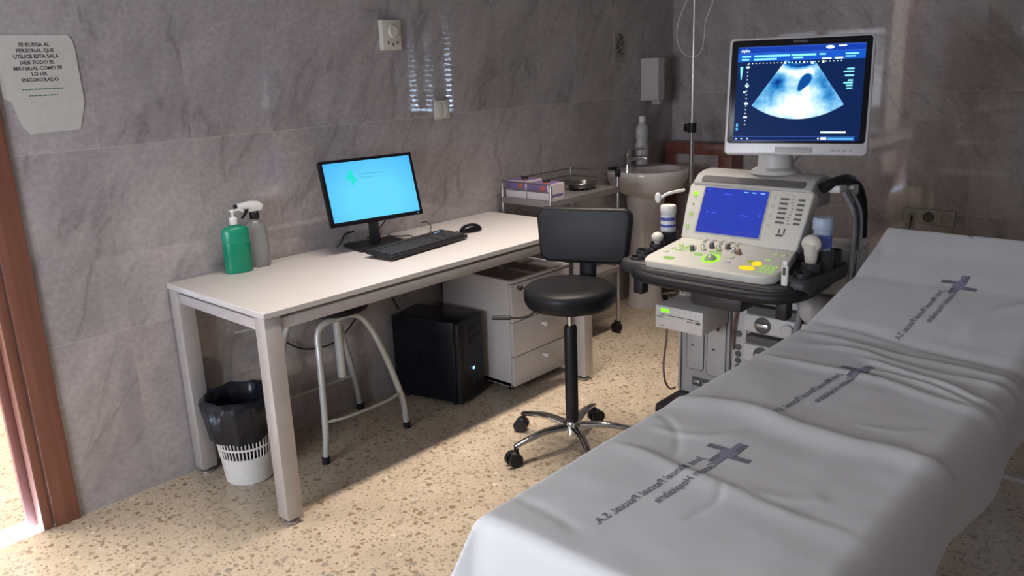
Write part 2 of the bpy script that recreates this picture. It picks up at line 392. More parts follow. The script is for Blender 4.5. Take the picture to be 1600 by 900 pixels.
# ================================================================== EXAMINATION COUCH
BX0, BX1, BY0, BY1 = -.37, 1.606, -2.485, -1.915
prof = [(-.5, .700), (-.37, .700), (0, .699), (.29, .696), (.75, .688), (.93, .687), (1.0, .697), (1.12, .721), (1.32, .760), (1.47, .812), (1.606, .869), (1.7, .90)]
def zt(x):
    for i in range(len(prof) - 1):
        if x <= prof[i + 1][0]:
            a, c = prof[i], prof[i + 1]; return a[1] + (c[1] - a[1]) * max(0, x - a[0]) / (c[0] - a[0])
    return prof[-1][1]
ridges = [
 ([(0.262, -1.90), (0.30, -1.978), (0.325, -2.074), (0.300, -2.198), (0.292, -2.3), (0.305, -2.378), (0.287, -2.454), (0.221, -2.52)], .011, .016, .045),
 ([(0.665, -1.93), (0.668, -2.031), (0.671, -2.111), (0.668, -2.217), (0.633, -2.341), (0.593, -2.463), (0.48, -2.55)], .0065, .012, .024),
 ([(0.816, -1.984), (0.844, -2.108), (0.806, -2.217), (0.786, -2.336), (0.79, -2.44), (0.72, -2.52)], .006, .011, .022),
 ([(0.80, -2.13), (0.75, -2.258), (0.712, -2.378), (0.60, -2.53)], .008, .009, .018),
 ([(0.72, -2.15), (0.71, -2.26), (0.67, -2.38), (0.54, -2.54)], .006, .007, .012),
 ([(0.001, -1.935), (0.006, -2.011), (-0.008, -2.091), (-0.016, -2.176), (-0.031, -2.258), (-0.035, -2.40)], .0045, .007, .030),
 ([(0.175, -1.93), (0.16, -1.966), (0.117, -2.013), (0.055, -2.051), (0.008, -2.061)], -.0022, .006, .008),
 ([(0.985, -1.93), (0.99, -2.037), (0.962, -2.165), (0.933, -2.328), (0.913, -2.50)], -.004, .03, .012),
 ([(0.90, -1.93), (0.90, -2.05), (0.87, -2.2), (0.86, -2.35), (0.84, -2.5)], .005, .012, .02),
 ([(0.105, -1.946), (0.137, -2.063), (0.213, -2.122)], .003, .012, .012),
 ([(-0.01, -2.182), (-0.08, -2.21), (-0.16, -2.196)], -.0025, .005, .005),
 ([(-0.277, -1.913), (-0.284, -2.008), (-0.3, -2.083)], -.002, .010, .010),
 ([(0.45, -2.40), (0.40, -2.36), (0.38, -2.28)], .003, .008, .008),
 ([(0.05, -2.36), (0.0, -2.30), (-0.02, -2.22)], .003, .010, .02),
 ([(1.30, -2.42), (1.20, -2.33), (1.05, -2.30)], .005, .02, .02),
 ([(1.55, -1.93), (1.42, -1.96), (1.30, -1.93)], -.006, .02, .02),
]
ridges = [([Vector((p[0], p[1])) for p in catmull([Vector((a, c, 0)) for a, c in pts], 6)], h, wl, wr) for pts, h, wl, wr in ridges]
def fold(x, y):
    s = 0; p = Vector((x, y))
    for pts, h, wl, wr in ridges:
        best = 9; side = 1; tt = 0; n = len(pts)
        if not (min(q.x for q in pts) - .1 < x < max(q.x for q in pts) + .1 and min(q.y for q in pts) - .1 < y < max(q.y for q in pts) + .1): continue
        for i in range(n - 1):
            a, c = pts[i], pts[i + 1]; d = c - a; t = max(0, min(1, (p - a).dot(d) / d.length_squared)); q = a + d * t; e = (p - q).length
            if e < best: best = e; side = d.x * (p - a).y - d.y * (p - a).x; tt = (i + t) / (n - 1)
        wdt = wl if side > 0 else wr
        ends = min(1, tt * 6 + .15) * min(1, (1 - tt) * 5 + .4)
        s += h * ends * math.exp(-(best / wdt) ** 2)
    s += .0030 * noise.noise(Vector((x * 5, y * 7, 1))) + .0012 * noise.noise(Vector((x * 16, y * 11, 4)))
    return s
def stop(x, y): return zt(x) + fold(x, y)
rr_ = .012
def hang(e, r=rr_):
    if e <= 0: return 0, 0
    if e < r * PI / 2: return r * math.sin(e / r), r * (1 - math.cos(e / r))
    return r, r + (e - r * PI / 2)
def axis_samples(a, c, n, lo, hi, nl):
    out = []
    for i in range(nl): out.append(a - lo * (1 - i / nl) ** 1.3)
    for i in range(n + 1): out.append(a + (c - a) * i / n)
    for i in range(nl): out.append(c + hi * ((i + 1) / nl) ** 1.3)
    return out
RR = .060; RF = .022
ia, ib = BX0 + RF, BX1 - rr_; ja, jb = BY0 + RR - .006, BY1 - rr_
X = axis_samples(ia, ib, 230, .46, .14, 26); Y = axis_samples(ja, jb, 76, .185, .17, 18)
vs = []; fs = []
for i, x in enumerate(X):
    for j, y in enumerate(Y):
        ex = (ia - x) if x < ia else (x - ib if x > ib else 0); sx = -1 if x < ia else 1
        ey = (ja - y) if y < ja else (y - jb if y > jb else 0); sy = -1 if y < ja else 1
        hx, dx = hang(ex, RF if sx < 0 else rr_); hy, dy = hang(ey, RR if sy < 0 else rr_)
        cx, cy = min(max(x, ia), ib), min(max(y, ja), jb)
        dz = (dx ** 3 + dy ** 3) ** (1 / 3)
        fl = .30 * min(dx, dy)
        wav = .010 * math.sin(cx * 13 + 1) * min(1, dy * 6) if ey > 0 else 0
        wavx = .012 * math.sin(cy * 19 + .5) * min(1, dx * 4) if ex > 0 else 0
        px = cx + sx * (hx + .05 * dx + fl + wavx); py = cy + sy * (hy + (.08 * dy) + fl + wav)
        zz = stop(cx, cy) - dz
        vs.append((px, py, zz))
n = len(Y)
for i in range(len(X) - 1):
    for j in range(n - 1): fs.append((i * n + j, (i + 1) * n + j, (i + 1) * n + j + 1, i * n + j + 1))
sheet_b = MB().add(vs, fs)
couch = thing('examination_couch', 'long padded examination couch with raised head end, hidden under the white sheet', 'examination couch', (.6, -2.2, 0))
b = MB()
pf = [(x, zt(x) - .012 if False else zt(x) - .024) for x in (BX0 + .03, 0, .29, .75, .93)]
b.prism([(BX0 + .03, .60), (.93, .60)] + [(.93, .664), (.29, .672), (BX0 + .03, .676)], BY1 - BY0 - .06, (0, BY1 - .03, 0), (1, 0, 0), (0, 0, 1), .012)
b.build('mattress', M_dark, couch)
b = MB(); b.prism([(.94, .60), (1.12, .62), (1.32, .66), (1.57, .75), (1.57, .83), (1.46, .782), (1.32, .735), (1.12, .697), (.94, .664)], BY1 - BY0 - .06, (0, BY1 - .03, 0), (1, 0, 0), (0, 0, 1), .010)
b.build('backrest', M_dark, couch)
b = MB()
for y in (BY0 + .07, BY1 - .07): b.box((BX0 + .06, y - .015, .56), (1.5, y + .015, .60), .004)
for x in (BX0 + .08, .55, 1.45): b.box((x - .015, BY0 + .055, .56), (x + .015, BY1 - .055, .598), .004)
b.build('frame', M_tubepaint, couch)
for x in (BX0 + .1, 1.40):
    for y in (BY0 + .27, BY1 - .08):
        MB().cyl((x, y, 0), (x, y, .565), .018).build('leg', M_tubepaint, couch)
MB().tube([(1.40, BY0 - .05, .18), (1.40, BY1 - .08, .18)], .012).tube([(1.40, -2.70, .18), (1.40, BY0 - .04, .18)], .012).build('cross_bar', M_usg, couch)

sheet = sheet_b.build('bed_sheet', M_sheet, None, 180)
tag(sheet, 'creased white hospital sheet with grey printed text draped over the examination couch', 'bed sheet')
def dr(lift=.0009):
    def f(p): return Vector((p.x, p.y, stop(p.x, p.y) + lift))
    return f
def dens(poly_mb, quads, fn, nx=10, ny=5):
    for q in quads:   # bilinear grids draped on the sheet
        P = [Vector((a, c, 0)) for a, c in q]; vs = []; fs = []
        for i in range(nx + 1):
            for j in range(ny + 1):
                u, v = i / nx, j / ny
                vs.append(fn(P[0] * (1 - u) * (1 - v) + P[1] * u * (1 - v) + P[2] * u * v + P[3] * (1 - u) * v))
        for i in range(nx):
            for j in range(ny): fs.append((i * (ny + 1) + j, (i + 1) * (ny + 1) + j, (i + 1) * (ny + 1) + j + 1, i * (ny + 1) + j + 1))
        poly_mb.add(vs, fs)
for ox, oy in ((0, 0), (.592, -.035), (1.238, -.075)):
    e1 = Vector((-.998, .055, 0)); e2 = Vector((.055, .998, 0))
    b = MB()
    text(b, 'José Manuel Pascual Pascual, S.A.', (.052 + ox, -2.112 + oy, 0), e1, e2, width=.318, bold=.012, fn=dr(), h=.0165)
    text(b, 'Gestión Hospitalaria', (.045 + ox, -2.146 + oy, 0), e1, e2, width=.190, bold=.012, fn=dr(), h=.0165)
    b.build('printed_text', M_ink, sheet)
    cx, cy = .098 + ox, -2.138 + oy
    def Q(x0, y0, x1, y1): return [(cx + x0, cy + y0), (cx + x1, cy + y0), (cx + x1, cy + y1), (cx + x0, cy + y1)]
    b = MB()
    dens(b, [Q(.004, .004, .020, .050), Q(-.020, -.050, -.004, -.004)], dr(.0010), 5, 10)      # arms across
    dens(b, [Q(.016, -.016, .052, -.005), Q(-.052, .005, -.016, .016)], dr(.0010), 10, 4)
    b.mi = 1; dens(b, [Q(-.022, -.005, .052, .006), Q(-.052, -.006, -.022, .005), Q(-.018, -.016, .016, -.005), Q(-.016, .006, .018, .016)], dr(.0013), 10, 4)
    b.build('printed_logo', [M_ink, M_inkl], sheet)
b = MB(); text(b, 'A.', (1.598, -2.18, 0), (-1, 0, 0), (0, 1, 0), size=.024, bold=.01, fn=dr()); b.build('printed_text', M_ink, sheet)

# ================================================================== DESK
H = .735; DL, DW = 1.656, .640
desk = thing('office_desk', 'long white topped desk with square grey metal legs against the tiled wall', 'desk', (.83, -.32, 0))
b = MB(); b.box((0, -DW, H - .020), (DL, -.004, H), .002, 1); b.build('desktop', M_melam, desk)
b = MB()
b.box((.012, -DW + .010, .668), (DL - .012, -DW + .045, .704), .002); b.box((.012, -.050, .668), (DL - .012, -.020, .704), .002)
b.box((.010, -DW + .04, .668), (.045, -.04, .704), .002); b.box((DL - .045, -DW + .04, .668), (DL - .010, -.04, .704), .002)
for y in (-DW + .06, -.06):
    for x in (.10, .80, 1.5): b.cyl((x, y, .70), (x, y, .716), .012, n=10)
b.build('frame', M_alu, desk)
for x in (.002, DL - .062):
    for y in (-DW + .004, -.070):
        g = MB().box((x, y, .022), (x + .060, y + .060, .7145), .004).build('leg', M_alu, desk)
        MB().lathe([(.020, 0), (.026, .003), (.026, .008), (.012, .012), (.010, .024)], (x + .03, y + .03, 0), 20).build('foot_glide', M_steel, g)

# ------------------------------------------------------------------ pedestal
ped = thing('drawer_pedestal', 'pale three drawer pedestal under the right half of the desk', 'drawer cabinet', (1.50, -.26, 0))
px0, px1, py0, py1, pz = 1.275, 1.68, -.485, -.035, .53
b = MB()
b.box((px0, py0 + .018, .035), (px0 + .018, py1, pz), .002); b.box((px1 - .018, py0 + .018, .035), (px1, py1, pz), .002)
b.box((px0, py1 - .01, .035), (px1, py1, pz)); b.box((px0, py0 + .018, .035), (px1, py1, .053)); b.box((px0 + .01, py0 + .018, pz - .035), (px1 - .01, py1, pz - .02))
b.box((px0, py0, pz - .012), (px1, py0 + .02, pz), .002); b.box((px0, py1 - .02, pz - .012), (px1, py1, pz), .002)
b.build('body', M_melam, ped)
b = MB()
b.box((px0 + .018, py0 + .02, pz - .019), (px1 - .018, py1 - .02, pz - .016)); b.box((px0 + .20, py0 + .02, pz - .018), (px0 + .205, py1 - .02, pz - .004))
b.box((px0 + .018, -.28, pz - .018), (px1 - .018, -.275, pz - .004)); b.build('pen_tray', mat('tray_brown', (.20, .17, .16), .6), ped)
for z0, z1 in ((.040, .178), (.182, .338), (.342, .512)):
    d = MB().box((px0 + .002, py0, z0), (px1 - .002, py0 + .018, z1), .003).build('drawer', M_melam, ped)
    zc = (z0 + z1) / 2 + .03
    MB().lathe([(.007, 0), (.005, .010), (.011, .016), (.012, .022), (.008, .026), (0, .027)], ((px0 + px1) / 2, py0, zc), 20, axis=(0, -1, 0)).build('knob', M_whitep, d)
MB().lathe([(.009, 0), (.009, .004), (.003, .005)], (px1 - .10, py0, .47), 16, axis=(0, -1, 0)).build('lock', M_chrome, ped)
for x in (px0 + .05, px1 - .05):
    for y in (py0 + .07, py1 - .06):
        MB().cyl((x - .010, y, .018), (x + .010, y, .018), .018, n=18).box((x - .013, y - .010, .025), (x + .013, y + .010, .036), .003).build('caster', M_black, ped)

# ------------------------------------------------------------------ computer tower
A = Vector((1.03, -.392, 0)); ang = R(14)
Tm = Matrix.Translation(A) @ Matrix.Rotation(ang, 4, 'Z')
pc = thing('computer_tower', 'black computer tower with a glowing blue light on the floor beside the drawer pedestal', 'computer', tuple(A))
TW_, TD_, THh = .20, .345, .385
b = MB(Tm); b.box((0, .022, .018), (TW_, TD_, THh), .004); b.build('case', M_blackg, pc)
b = MB(Tm)
b.prism(rrect(0, .014, TW_, THh, .012), .024, (0, .022, 0), (1, 0, 0), (0, 0, 1), .006)
b.box((.03, -.006, .10), (.06, .0, .36), .002); b.box((.09, -.005, .31), (.18, -.001, .345), .002); b.box((.09, -.005, .26), (.18, -.001, .295), .002)
b.build('front_bezel', M_black, pc)
b = MB(Tm); b.lathe([(.0065, 0), (.0065, .003), (0, .0035)], (.112, -.001, .150), 16, axis=(0, -1, 0)); b.build('power_light', M_led, pc)
b = MB(Tm); b.lathe([(.010, 0), (.010, .003), (0, .004)], (.112, -.001, .085), 16, axis=(0, -1, 0)); b.build('power_button', M_dark, pc)
for x in (.03, TW_ - .03):
    for y in (.05, TD_ - .04):
        b = MB(Tm); b.cyl((x, y, 0), (x, y, .019), .012, n=14); b.build('foot', M_black, pc)

# ------------------------------------------------------------------ stool
st = thing('metal_stool', 'grey tubular metal stool pushed in under the desk', 'stool', (.55, -.21, 0))
ZS = .525
def arch(y, yt):
    return catmull([Vector(p) for p in ((.350, y, .012), (.362, y, .15), (.385, y + (yt - y) * .5, .38), (.405, yt, .49), (.44, yt, ZS), (.50, yt, ZS + .005), (.56, yt, ZS + .005), (.62, yt, ZS - .03), (.67, y + (yt - y) * .5, .38), (.735, y, .15), (.752, y, .012))], 6)
ps = arch(-.352, -.30)
def half(ps, s): 
    m = len(ps) // 2; return ps[:m + 1] if s == 0 else ps[m:]
for s in (0, 1): MB().tube(half(ps, s), .0125, 12).build('leg', M_tubepaint, st)
ps2 = arch(-.040, -.10)
for s in (0, 1): MB().tube(half(ps2, s), .0125, 12).build('leg', M_tubepaint, st)
for x, y in ((.350, -.352), (.752, -.352), (.350, -.040), (.752, -.040)):
    MB().lathe([(.013, 0), (.016, .002), (.015, .028), (.013, .030)], (x, y, 0), 14).build('rubber_foot', M_black, st)
MB().tube([(.362, -.352, .165), (.45, -.375, .163), (.64, -.375, .163), (.733, -.352, .165)], .006, 8, 5).build('footrest', M_tubepaint, st)
MB().tube([(.362, -.040, .165), (.733, -.040, .165)], .006, 8).build('footrest', M_tubepaint, st)
MB().cyl((.565, -.20, .25), (.565, -.20, ZS), .018).build('screw_column', M_tubepaint, st)
MB().lathe([(.125, ZS + .010), (.137, ZS + .016), (.137, ZS + .030), (.125, ZS + .038), (0, ZS + .044)], (.55, -.20, 0), 36).build('seat', M_vinyl, st)

# ------------------------------------------------------------------ waste basket
bc = Vector((.115, -.205, 0))
bn = thing('waste_basket', 'white slotted waste basket lined with a black bag under the left end of the desk', 'waste bin', tuple(bc))
def rad(z): return .083 + (z / .30) * .036
b = MB()
b.lathe([(.0, .004), (.075, .004), (.080, 0), (rad(.02), .006), (rad(.098), .098), (rad(.098) - .003, .098), (rad(.02) - .003, .010), (0, .008)], bc, 48)
for z in (.098, .140, .180):
    b.lathe([(rad(z), z), (rad(z) + .0015, z + .003), (rad(z + .008), z + .008), (rad(z + .008) - .003, z + .008), (rad(z) - .003, z), (rad(z), z)], bc, 48)
for z0, z1 in ((.096, .142), (.146, .182)):
    for k in range(48):
        a = 2 * PI * k / 48; q = Vector((math.cos(a), math.sin(a), 0))
        b.tube([bc + q * (rad(z0) - .0015) + Vector((0, 0, z0)), bc + q * (rad(z1) - .0015) + Vector((0, 0, z1))], .0026, 6)
b.lathe([(rad(.188), .188), (rad(.30), .30), (rad(.30) + .004, .303), (rad(.30), .306), (rad(.30) - .004, .303), (rad(.188) - .003, .188), (rad(.188), .188)], bc, 48)
b.build('basket', M_whitep, bn)
def bagf(i, a, r, z):
    k = noise.noise(Vector((math.cos(a) * 3, math.sin(a) * 3, z * 14 + i)));
    if r < .02: return (r, z)
    e = .014 if i in (3, 4, 5) else .009
    edge = .014 * noise.noise(Vector((math.cos(a) * 2.2, math.sin(a) * 2.2, 7))) if i in (0, 1) else 0
    return (r + k * e + .0015 * math.sin(a * 17 + z * 50), z + edge + (.008 * noise.noise(Vector((math.cos(a) * 2, math.sin(a) * 2, 3))) if i in (3, 4, 5, 6) else 0))
b = MB(); b.lathe([(rad(.20) + .012, .178), (rad(.22) + .017, .215), (rad(.27) + .020, .275), (rad(.30) + .017, .318), (rad(.30) + .002, .332), (rad(.30) - .010, .325), (rad(.27) - .010, .28), (rad(.2) - .009, .2), (rad(.1) - .010, .10), (rad(.03) - .012, .030), (0, .020)], bc, 72, fn=bagf)
b.build('bin_bag', M_bag, bn, 60)

# ------------------------------------------------------------------ cables under the desk
b = MB(); b.tube([(.36, -.04, .64), (.45, -.05, .60), (.62, -.06, .56), (.80, -.05, .60), (.93, -.04, .52), (1.0, -.05, .40)], .0045, 8, 8)
tag(b.build('power_cable', M_cable), 'black cable sagging along the wall under the desk', 'cable')
b = MB(); b.tube([(.30, -.02, .62), (.36, -.015, .48), (.50, -.02, .35), (.66, -.02, .33), (.78, -.02, .40), (.86, -.02, .50)], .0035, 8, 8)
tag(b.build('network_cable', M_cable), 'thin dark looping cable low on the wall behind the metal stool', 'cable')
ps_ = thing('power_strip', 'black power strip hanging behind the metal stool', 'power strip', (.70, -.03, .40))
MB().box((.62, -.045, .44), (.80, -.010, .485), .005).build('body', M_black, ps_)
for x in (.65, .70, .75): MB().lathe([(.015, 0), (.015, .004), (.011, .004), (.011, .001)], (x, -.045, .463), 16, axis=(0, -1, 0)).build('socket', M_dark, ps_)

# ------------------------------------------------------------------ desk monitor
def plane_xf(c, az, tilt):
    r = Vector((math.cos(az), math.sin(az), 0)); nrm = Vector((math.sin(az), -math.cos(az), 0)); up = Vector((0, 0, 1)) * math.cos(tilt) - nrm * math.sin(tilt)
    f = r.cross(up); m = Matrix.Identity(4)
    for i in range(3): m[i][0] = r[i]; m[i][1] = up[i]; m[i][2] = f[i]; m[i][3] = c[i]
    return m     # local x right, y up, z toward viewer
mx = plane_xf((.806, -.185, .976), R(-9.9), R(15.5))
mon = thing('desktop_monitor', 'black desktop monitor with bright cyan screen on the white desk', 'monitor', (.82, -.13, H))
b = MB(mx)
b.prism(rrect(-.206, -.130, .206, .130, .004), .024, (0, 0, -.026), (1, 0, 0), (0, 1, 0), .002)
for x0, y0, x1, y1 in ((-.206, -.130, .206, -.114), (-.206, .118, .206, .130), (-.206, -.130, -.194, .130), (.194, -.130, .206, .130)): b.box((x0, y0, -.004), (x1, y1, .001), .0015)
b.box((-.10, -.08, -.050), (.10, .08, -.024), .01)
b.build('housing', M_blackg, mon)
def screen_mat():
    m = bpy.data.materials.new('cyan_screen'); m.use_nodes = True; nt = m.node_tree; p = pr(m)
    tc = nd(nt, 'ShaderNodeTexCoord'); n = nd(nt, 'ShaderNodeTexGradient', gradient_type='SPHERICAL'); mp = nd(nt, 'ShaderNodeMapping'); mp.inputs['Location'].default_value = (0, 0, -.78); mp.inputs['Scale'].default_value = (3.0, 3.0, 4.2)
    nt.links.new(tc.outputs['Object'], mp.inputs[0]); nt.links.new(mp.outputs[0], n.inputs[0])
    nt.links.new(ramp(nt, n.outputs[1], [(0, (.055, .42, .90)), (.6, (.13, .66, .95))]), p.inputs['Emission Color']); p.inputs['Emission Strength'].default_value = 1.0; p.inputs['Base Color'].default_value = (.01, .01, .01, 1); p.inputs['Roughness'].default_value = .3; p.inputs['Specular IOR Level'].default_value = .1
    return m
b = MB(mx); b.box((-.194, -.114, -.004), (.194, .118, -.0015)); scr = b.build('screen', screen_mat(), mon)
b = MB(mx)
for x0, y0, x1, y1 in ((-.104, .046, -.070, .062), (-.086, .026, -.074, .084), (-.074, .040, -.060, .052), (-.094, .060, -.082, .074)): b.box((x0, y0, -.0015), (x1, y1, -.0010))
b.build('screen_logo', emis('green_logo', (.02, .75, .62), 1.0), scr)
b = MB(mx); text(b, 'José Manuel Pascual Pascual, S.A.', (-.045, .062, -.001), (1, 0, 0), (0, 1, 0), width=.105); text(b, 'Gestión Hospitalaria', (-.045, .048, -.001), (1, 0, 0), (0, 1, 0), width=.065)
b.build('screen_text', emis('screen_text_blue', (.03, .22, .50), 1.0), scr)
b = MB(mx); b.box((.181, -.123, .001), (.184, -.121, .002)); b.build('power_light', mat('dim_led', (.3, .4, .8), emit=(.3, .5, 1), es=1.2, var=0), mon)
b = MB()
b.tube([(.842, -.125, .742), (.835, -.135, .80), (.822, -.150, .90), (.815, -.160, .96)], [.030, .024], 4, 4); b.build('neck', M_black, mon)
azm = R(-9.9); sx_ = Vector((math.cos(azm), math.sin(azm), 0)); sy_ = Vector((-math.sin(azm), math.cos(azm), 0))
b = MB(); b.prism(rrect(-.115, -.085, .115, .085, .012), .012, Vector((.83, -.150, H)), sx_, sy_, .003); b.build('stand_base', M_black, mon)

# ------------------------------------------------------------------ keyboard
kA = Vector((.665, -.443, 0)); kx = (Vector((1.175, -.400, 0)) - kA).normalized(); ky = Vector((-kx.y, kx.x, 0))
kx = Vector((math.cos(R(6.5)), math.sin(R(6.5)), 0)); ky = Vector((-kx.y, kx.x, 0)); KL = .455
kb = thing('keyboard', 'black keyboard lying in front of the desktop monitor', 'keyboard', (.88, -.36, H))
Km = Matrix.Identity(4)
for i in range(3): Km[i][0] = kx[i]; Km[i][1] = ky[i]
kup = Matrix.Rotation(R(4), 4, 'X'); Km[0][3], Km[1][3], Km[2][3] = .672, -.443, H + .006
Km = Km @ kup
b = MB(Km); b.prism(rrect(0, 0, KL, .150, .008), .014, (0, 0, 0), (1, 0, 0), (0, 1, 0), .003); b.build('case', M_black, kb)
b = MB(Km)
rows = [(.014, 15), (.033, 15), (.052, 15), (.071, 15), (.090, 15), (.115, 15)]
for y, nk in rows:
    for k in range(nk):
        if y == .014 and 3 < k < 9: continue
        x0 = .010 + k * .0193; b.box((x0, y, .013), (x0 + .0165, y + .0160, .0195), .002, 1)
    for k in range(3): b.box((.306 + k * .0193, y, .013), (.3225 + k * .0193, y + .016, .0195), .002, 1)
    for k in range(4):
        if y < .11: b.box((.370 + k * .0193, y, .013), (.3865 + k * .0193, y + .016, .0195), .002, 1)
b.box((.088, .014, .013), (.180, .030, .0195), .002, 1); b.build('keys', mat('key_black', (.03, .03, .034), .45), kb)
b = MB(Km); 
for k in range(3): b.box((.385 + k * .012, .125, .0138), (.388 + k * .012, .128, .0145))
b.build('indicator_light', M_led, kb)
for x in (.03, .42):
    b = MB(Km); b.box((x, .120, -.0145), (x + .02, .135, .002), .001); b.build('foot', M_black, kb)
b = MB(); b.tube([(.945, -.255, H + .012), (.975, -.20, H + .02), (.965, -.13, H + .012), (.975, -.07, H + .005), (.99, -.02, H + .005)], .0022, 8, 6)
tag(b.build('keyboard_cable', M_cable), 'thin black cable running from the keyboard back to the wall', 'cable')
# ------------------------------------------------------------------ mouse
ms = thing('computer_mouse', 'black computer mouse to the right of the keyboard', 'mouse', (1.245, -.285, H))
Mm = Matrix.Translation((1.245, -.285, H)) @ Matrix.Rotation(R(-10), 4, 'Z')
b = MB(Mm)
b.lathe([(0, .002), (.030, .001), (.0325, .006), (.031, .014), (.026, .024), (.018, .031), (.009, .0345), (0, .0355)], (0, 0, 0), 32, sx=1.75, sy=1.0); b.build('shell', M_blackg, ms)
b = MB(Mm); b.cyl((-.030, -.003, .028), (-.030, .003, .028), .007, n=16); b.build('scroll_wheel', M_dark, ms)
b = MB(); b.tube([(1.190, -.272, H + .012), (1.15, -.25, H + .004), (1.12, -.20, H + .004), (1.13, -.15, H + .008), (1.17, -.11, H + .016), (1.19, -.06, H + .03), (1.20, -.012, H + .02)], .002, 8, 6)
tag(b.build('mouse_cable', M_cable), 'black mouse cable curling up towards the wall', 'cable')
b = MB(); b.tube([(.70, -.05, H + .004), (.715, -.06, H + .02), (.74, -.06, H + .05), (.78, -.07, H + .06)], .004, 8, 5)
tag(b.build('monitor_cable', M_cable), 'short black cable behind the left foot of the desktop monitor', 'cable')
b = MB(); b.tube([(.93, -.10, H + .09), (.95, -.06, H + .07), (.93, -.03, H + .03), (.88, -.02, H + .004)], .003, 8, 5)
tag(b.build('video_cable', M_cable), 'black cable hanging from the back of the desktop monitor on its right side', 'cable')

# ------------------------------------------------------------------ bottles
gb = thing('soap_dispenser_bottle', 'green pump bottle on the left end of the desk', 'bottle', (.248, -.075, H))
c0 = Vector((.248, -.075, H)); xd = (.97, -.24, 0)
def obl(b, prof, c, sx, sy): return b.lathe(prof, c, 40, sx=sx, sy=sy, xdir=xd)
obl(MB(), [(0, .001), (.046, .001), (.050, .006), (.050, .150), (.047, .162), (.036, .170), (.016, .174), (.013, .176), (.013, .184), (0, .184)], c0, 1, .62).build('bottle', M_green, gb)
obl(MB(), [(.0504, .012), (.0507, .015), (.0507, .108), (.0504, .110)], c0, 1, .62).build('label_band', M_greenl, gb)
b = MB(); b.lathe([(.014, .178), (.015, .180), (.015, .200), (.012, .204), (.005, .207), (.005, .222), (.011, .224), (.011, .231), (0, .233)], c0, 24)
b.tube([c0 + Vector((0, 0, .228)), c0 + Vector((.025, -.008, .229)), c0 + Vector((.036, -.011, .222))], .0045, 8, 4); b.build('pump', M_whitep, gb)
sb = thing('spray_bottle', 'clear trigger spray bottle right of the green pump bottle', 'bottle', (.345, -.055, H)); c1 = Vector((.345, -.055, H))
obl(MB(), [(0, .001), (.038, .001), (.042, .006), (.042, .13), (.038, .155), (.022, .172), (.015, .178), (.014, .190), (0, .190)], c1, 1, .7).build('bottle', M_clear, sb)
b = MB(); b.lathe([(.017, .182), (.018, .184), (.018, .205), (.014, .210), (0, .211)], c1, 24); b.build('collar', M_black, sb)
b = MB(); t0 = Vector((-.97, .24, 0)).normalized() * 1
pr_ = [(-.028, .212), (.018, .210), (.022, .222), (.060, .224), (.060, .243), (.010, .250), (-.020, .246), (-.036, .232)]
b.prism(pr_, .024, c1 + Vector((t0.y, -t0.x, 0)) * -.012 + Vector((0, 0, 0)), t0, (0, 0, 1), .003)
b.build('spray_head', M_whitep, sb)
b = MB(); b.tube([c1 + t0 * .026 + Vector((0, 0, .222)), c1 + t0 * .032 + Vector((0, 0, .205)), c1 + t0 * .048 + Vector((0, 0, .188))], [.0065, .004], 8, 4); b.box(c1 + Vector((-.004, -.004, .2)), c1 + Vector((.004, .004, .212)))
b.build('trigger', M_black, sb)
b = MB(); b.lathe([(.008, 0), (.009, .002), (.009, .010), (.007, .012)], c1 + t0 * .060 + Vector((0, 0, .2335)), 14, axis=tuple(t0)); b.build('nozzle', M_black, sb)

# ================================================================== WALL ITEMS (desk wall)
sg = thing('wall_notice', 'laminated notice in capital letters taped to the tiled wall beside the door', 'notice', (-.27, -.001, 1.28))
poly = [(-.40, 1.578), (-.187, 1.578), (-.176, 1.56), (-.172, 1.535), (-.170, 1.375), (-.176, 1.352), (-.195, 1.292), (-.205, 1.289), (-.345, 1.286), (-.365, 1.32), (-.378, 1.384), (-.40, 1.396)]
MB().prism([(x, z) for x, z in poly], .002, (0, -.001, 0), (1, 0, 0), (0, 0, 1)).build('sheet', M_paper, sg)
b = MB()
for k, s in enumerate(['SE RUEGA AL', 'PERSONAL QUE', 'UTILICE ESTA SALA', 'DEJE TODO EL', 'MATERIAL COMO SE', 'LO HA', 'ENCONTRADO']):
    text(b, s, (-.288, -.0034, 1.545 - k * .0172), (1, 0, 0), (0, 0, 1), size=.0150, align='CENTER', bold=.035)
b.build('printed_text', M_text, sg)
b = MB()
for (xa, xb, z) in ((-.345, -.225, 1.417), (-.328, -.245, 1.398)):
    x = xa
    while x < xb: wd = random.uniform(.004, .012); b.box((x, -.0036, z), (min(x + wd, xb), -.0033, z + .0035)); x += wd + .002
b.build('small_print', M_textg, sg)

tm = thing('thermostat', 'small beige room thermostat high on the tiled wall', 'thermostat', (1.095, 0, 1.51))
MB().box((1.043, -.028, 1.512), (1.147, -.0005, 1.636), .006).build('housing', M_cream, tm)
MB().lathe([(.026, 0), (.026, .004), (.022, .008), (0, .008)], (1.100, -.028, 1.588), 28, axis=(0, -1, 0)).build('dial', M_cream, tm)
for x, z in ((1.072, 1.543), (1.098, 1.536), (1.122, 1.543)): MB().box((x - .004, -.030, z - .006), (x + .004, -.0275, z + .006), .001).build('button', M_groove, tm)
sw = thing('wall_switch', 'glossy square light switch on the tiled wall below and right of the thermostat', 'light switch', (1.374, 0, 1.205))
MB().box((1.328, -.011, 1.207), (1.420, -.0005, 1.291), .004).build('plate', M_cream, sw)
for x0, x1 in ((1.341, 1.373), (1.375, 1.407)): MB().prism([(0, 0), (.006, 0), (.002, .058), (0, .058)], x1 - x0, (x1, -.011, 1.220), (0, -1, 0), (0, 0, 1), .001).build('rocker', mat('gloss_switch', (.6, .58, .53), .08), sw)
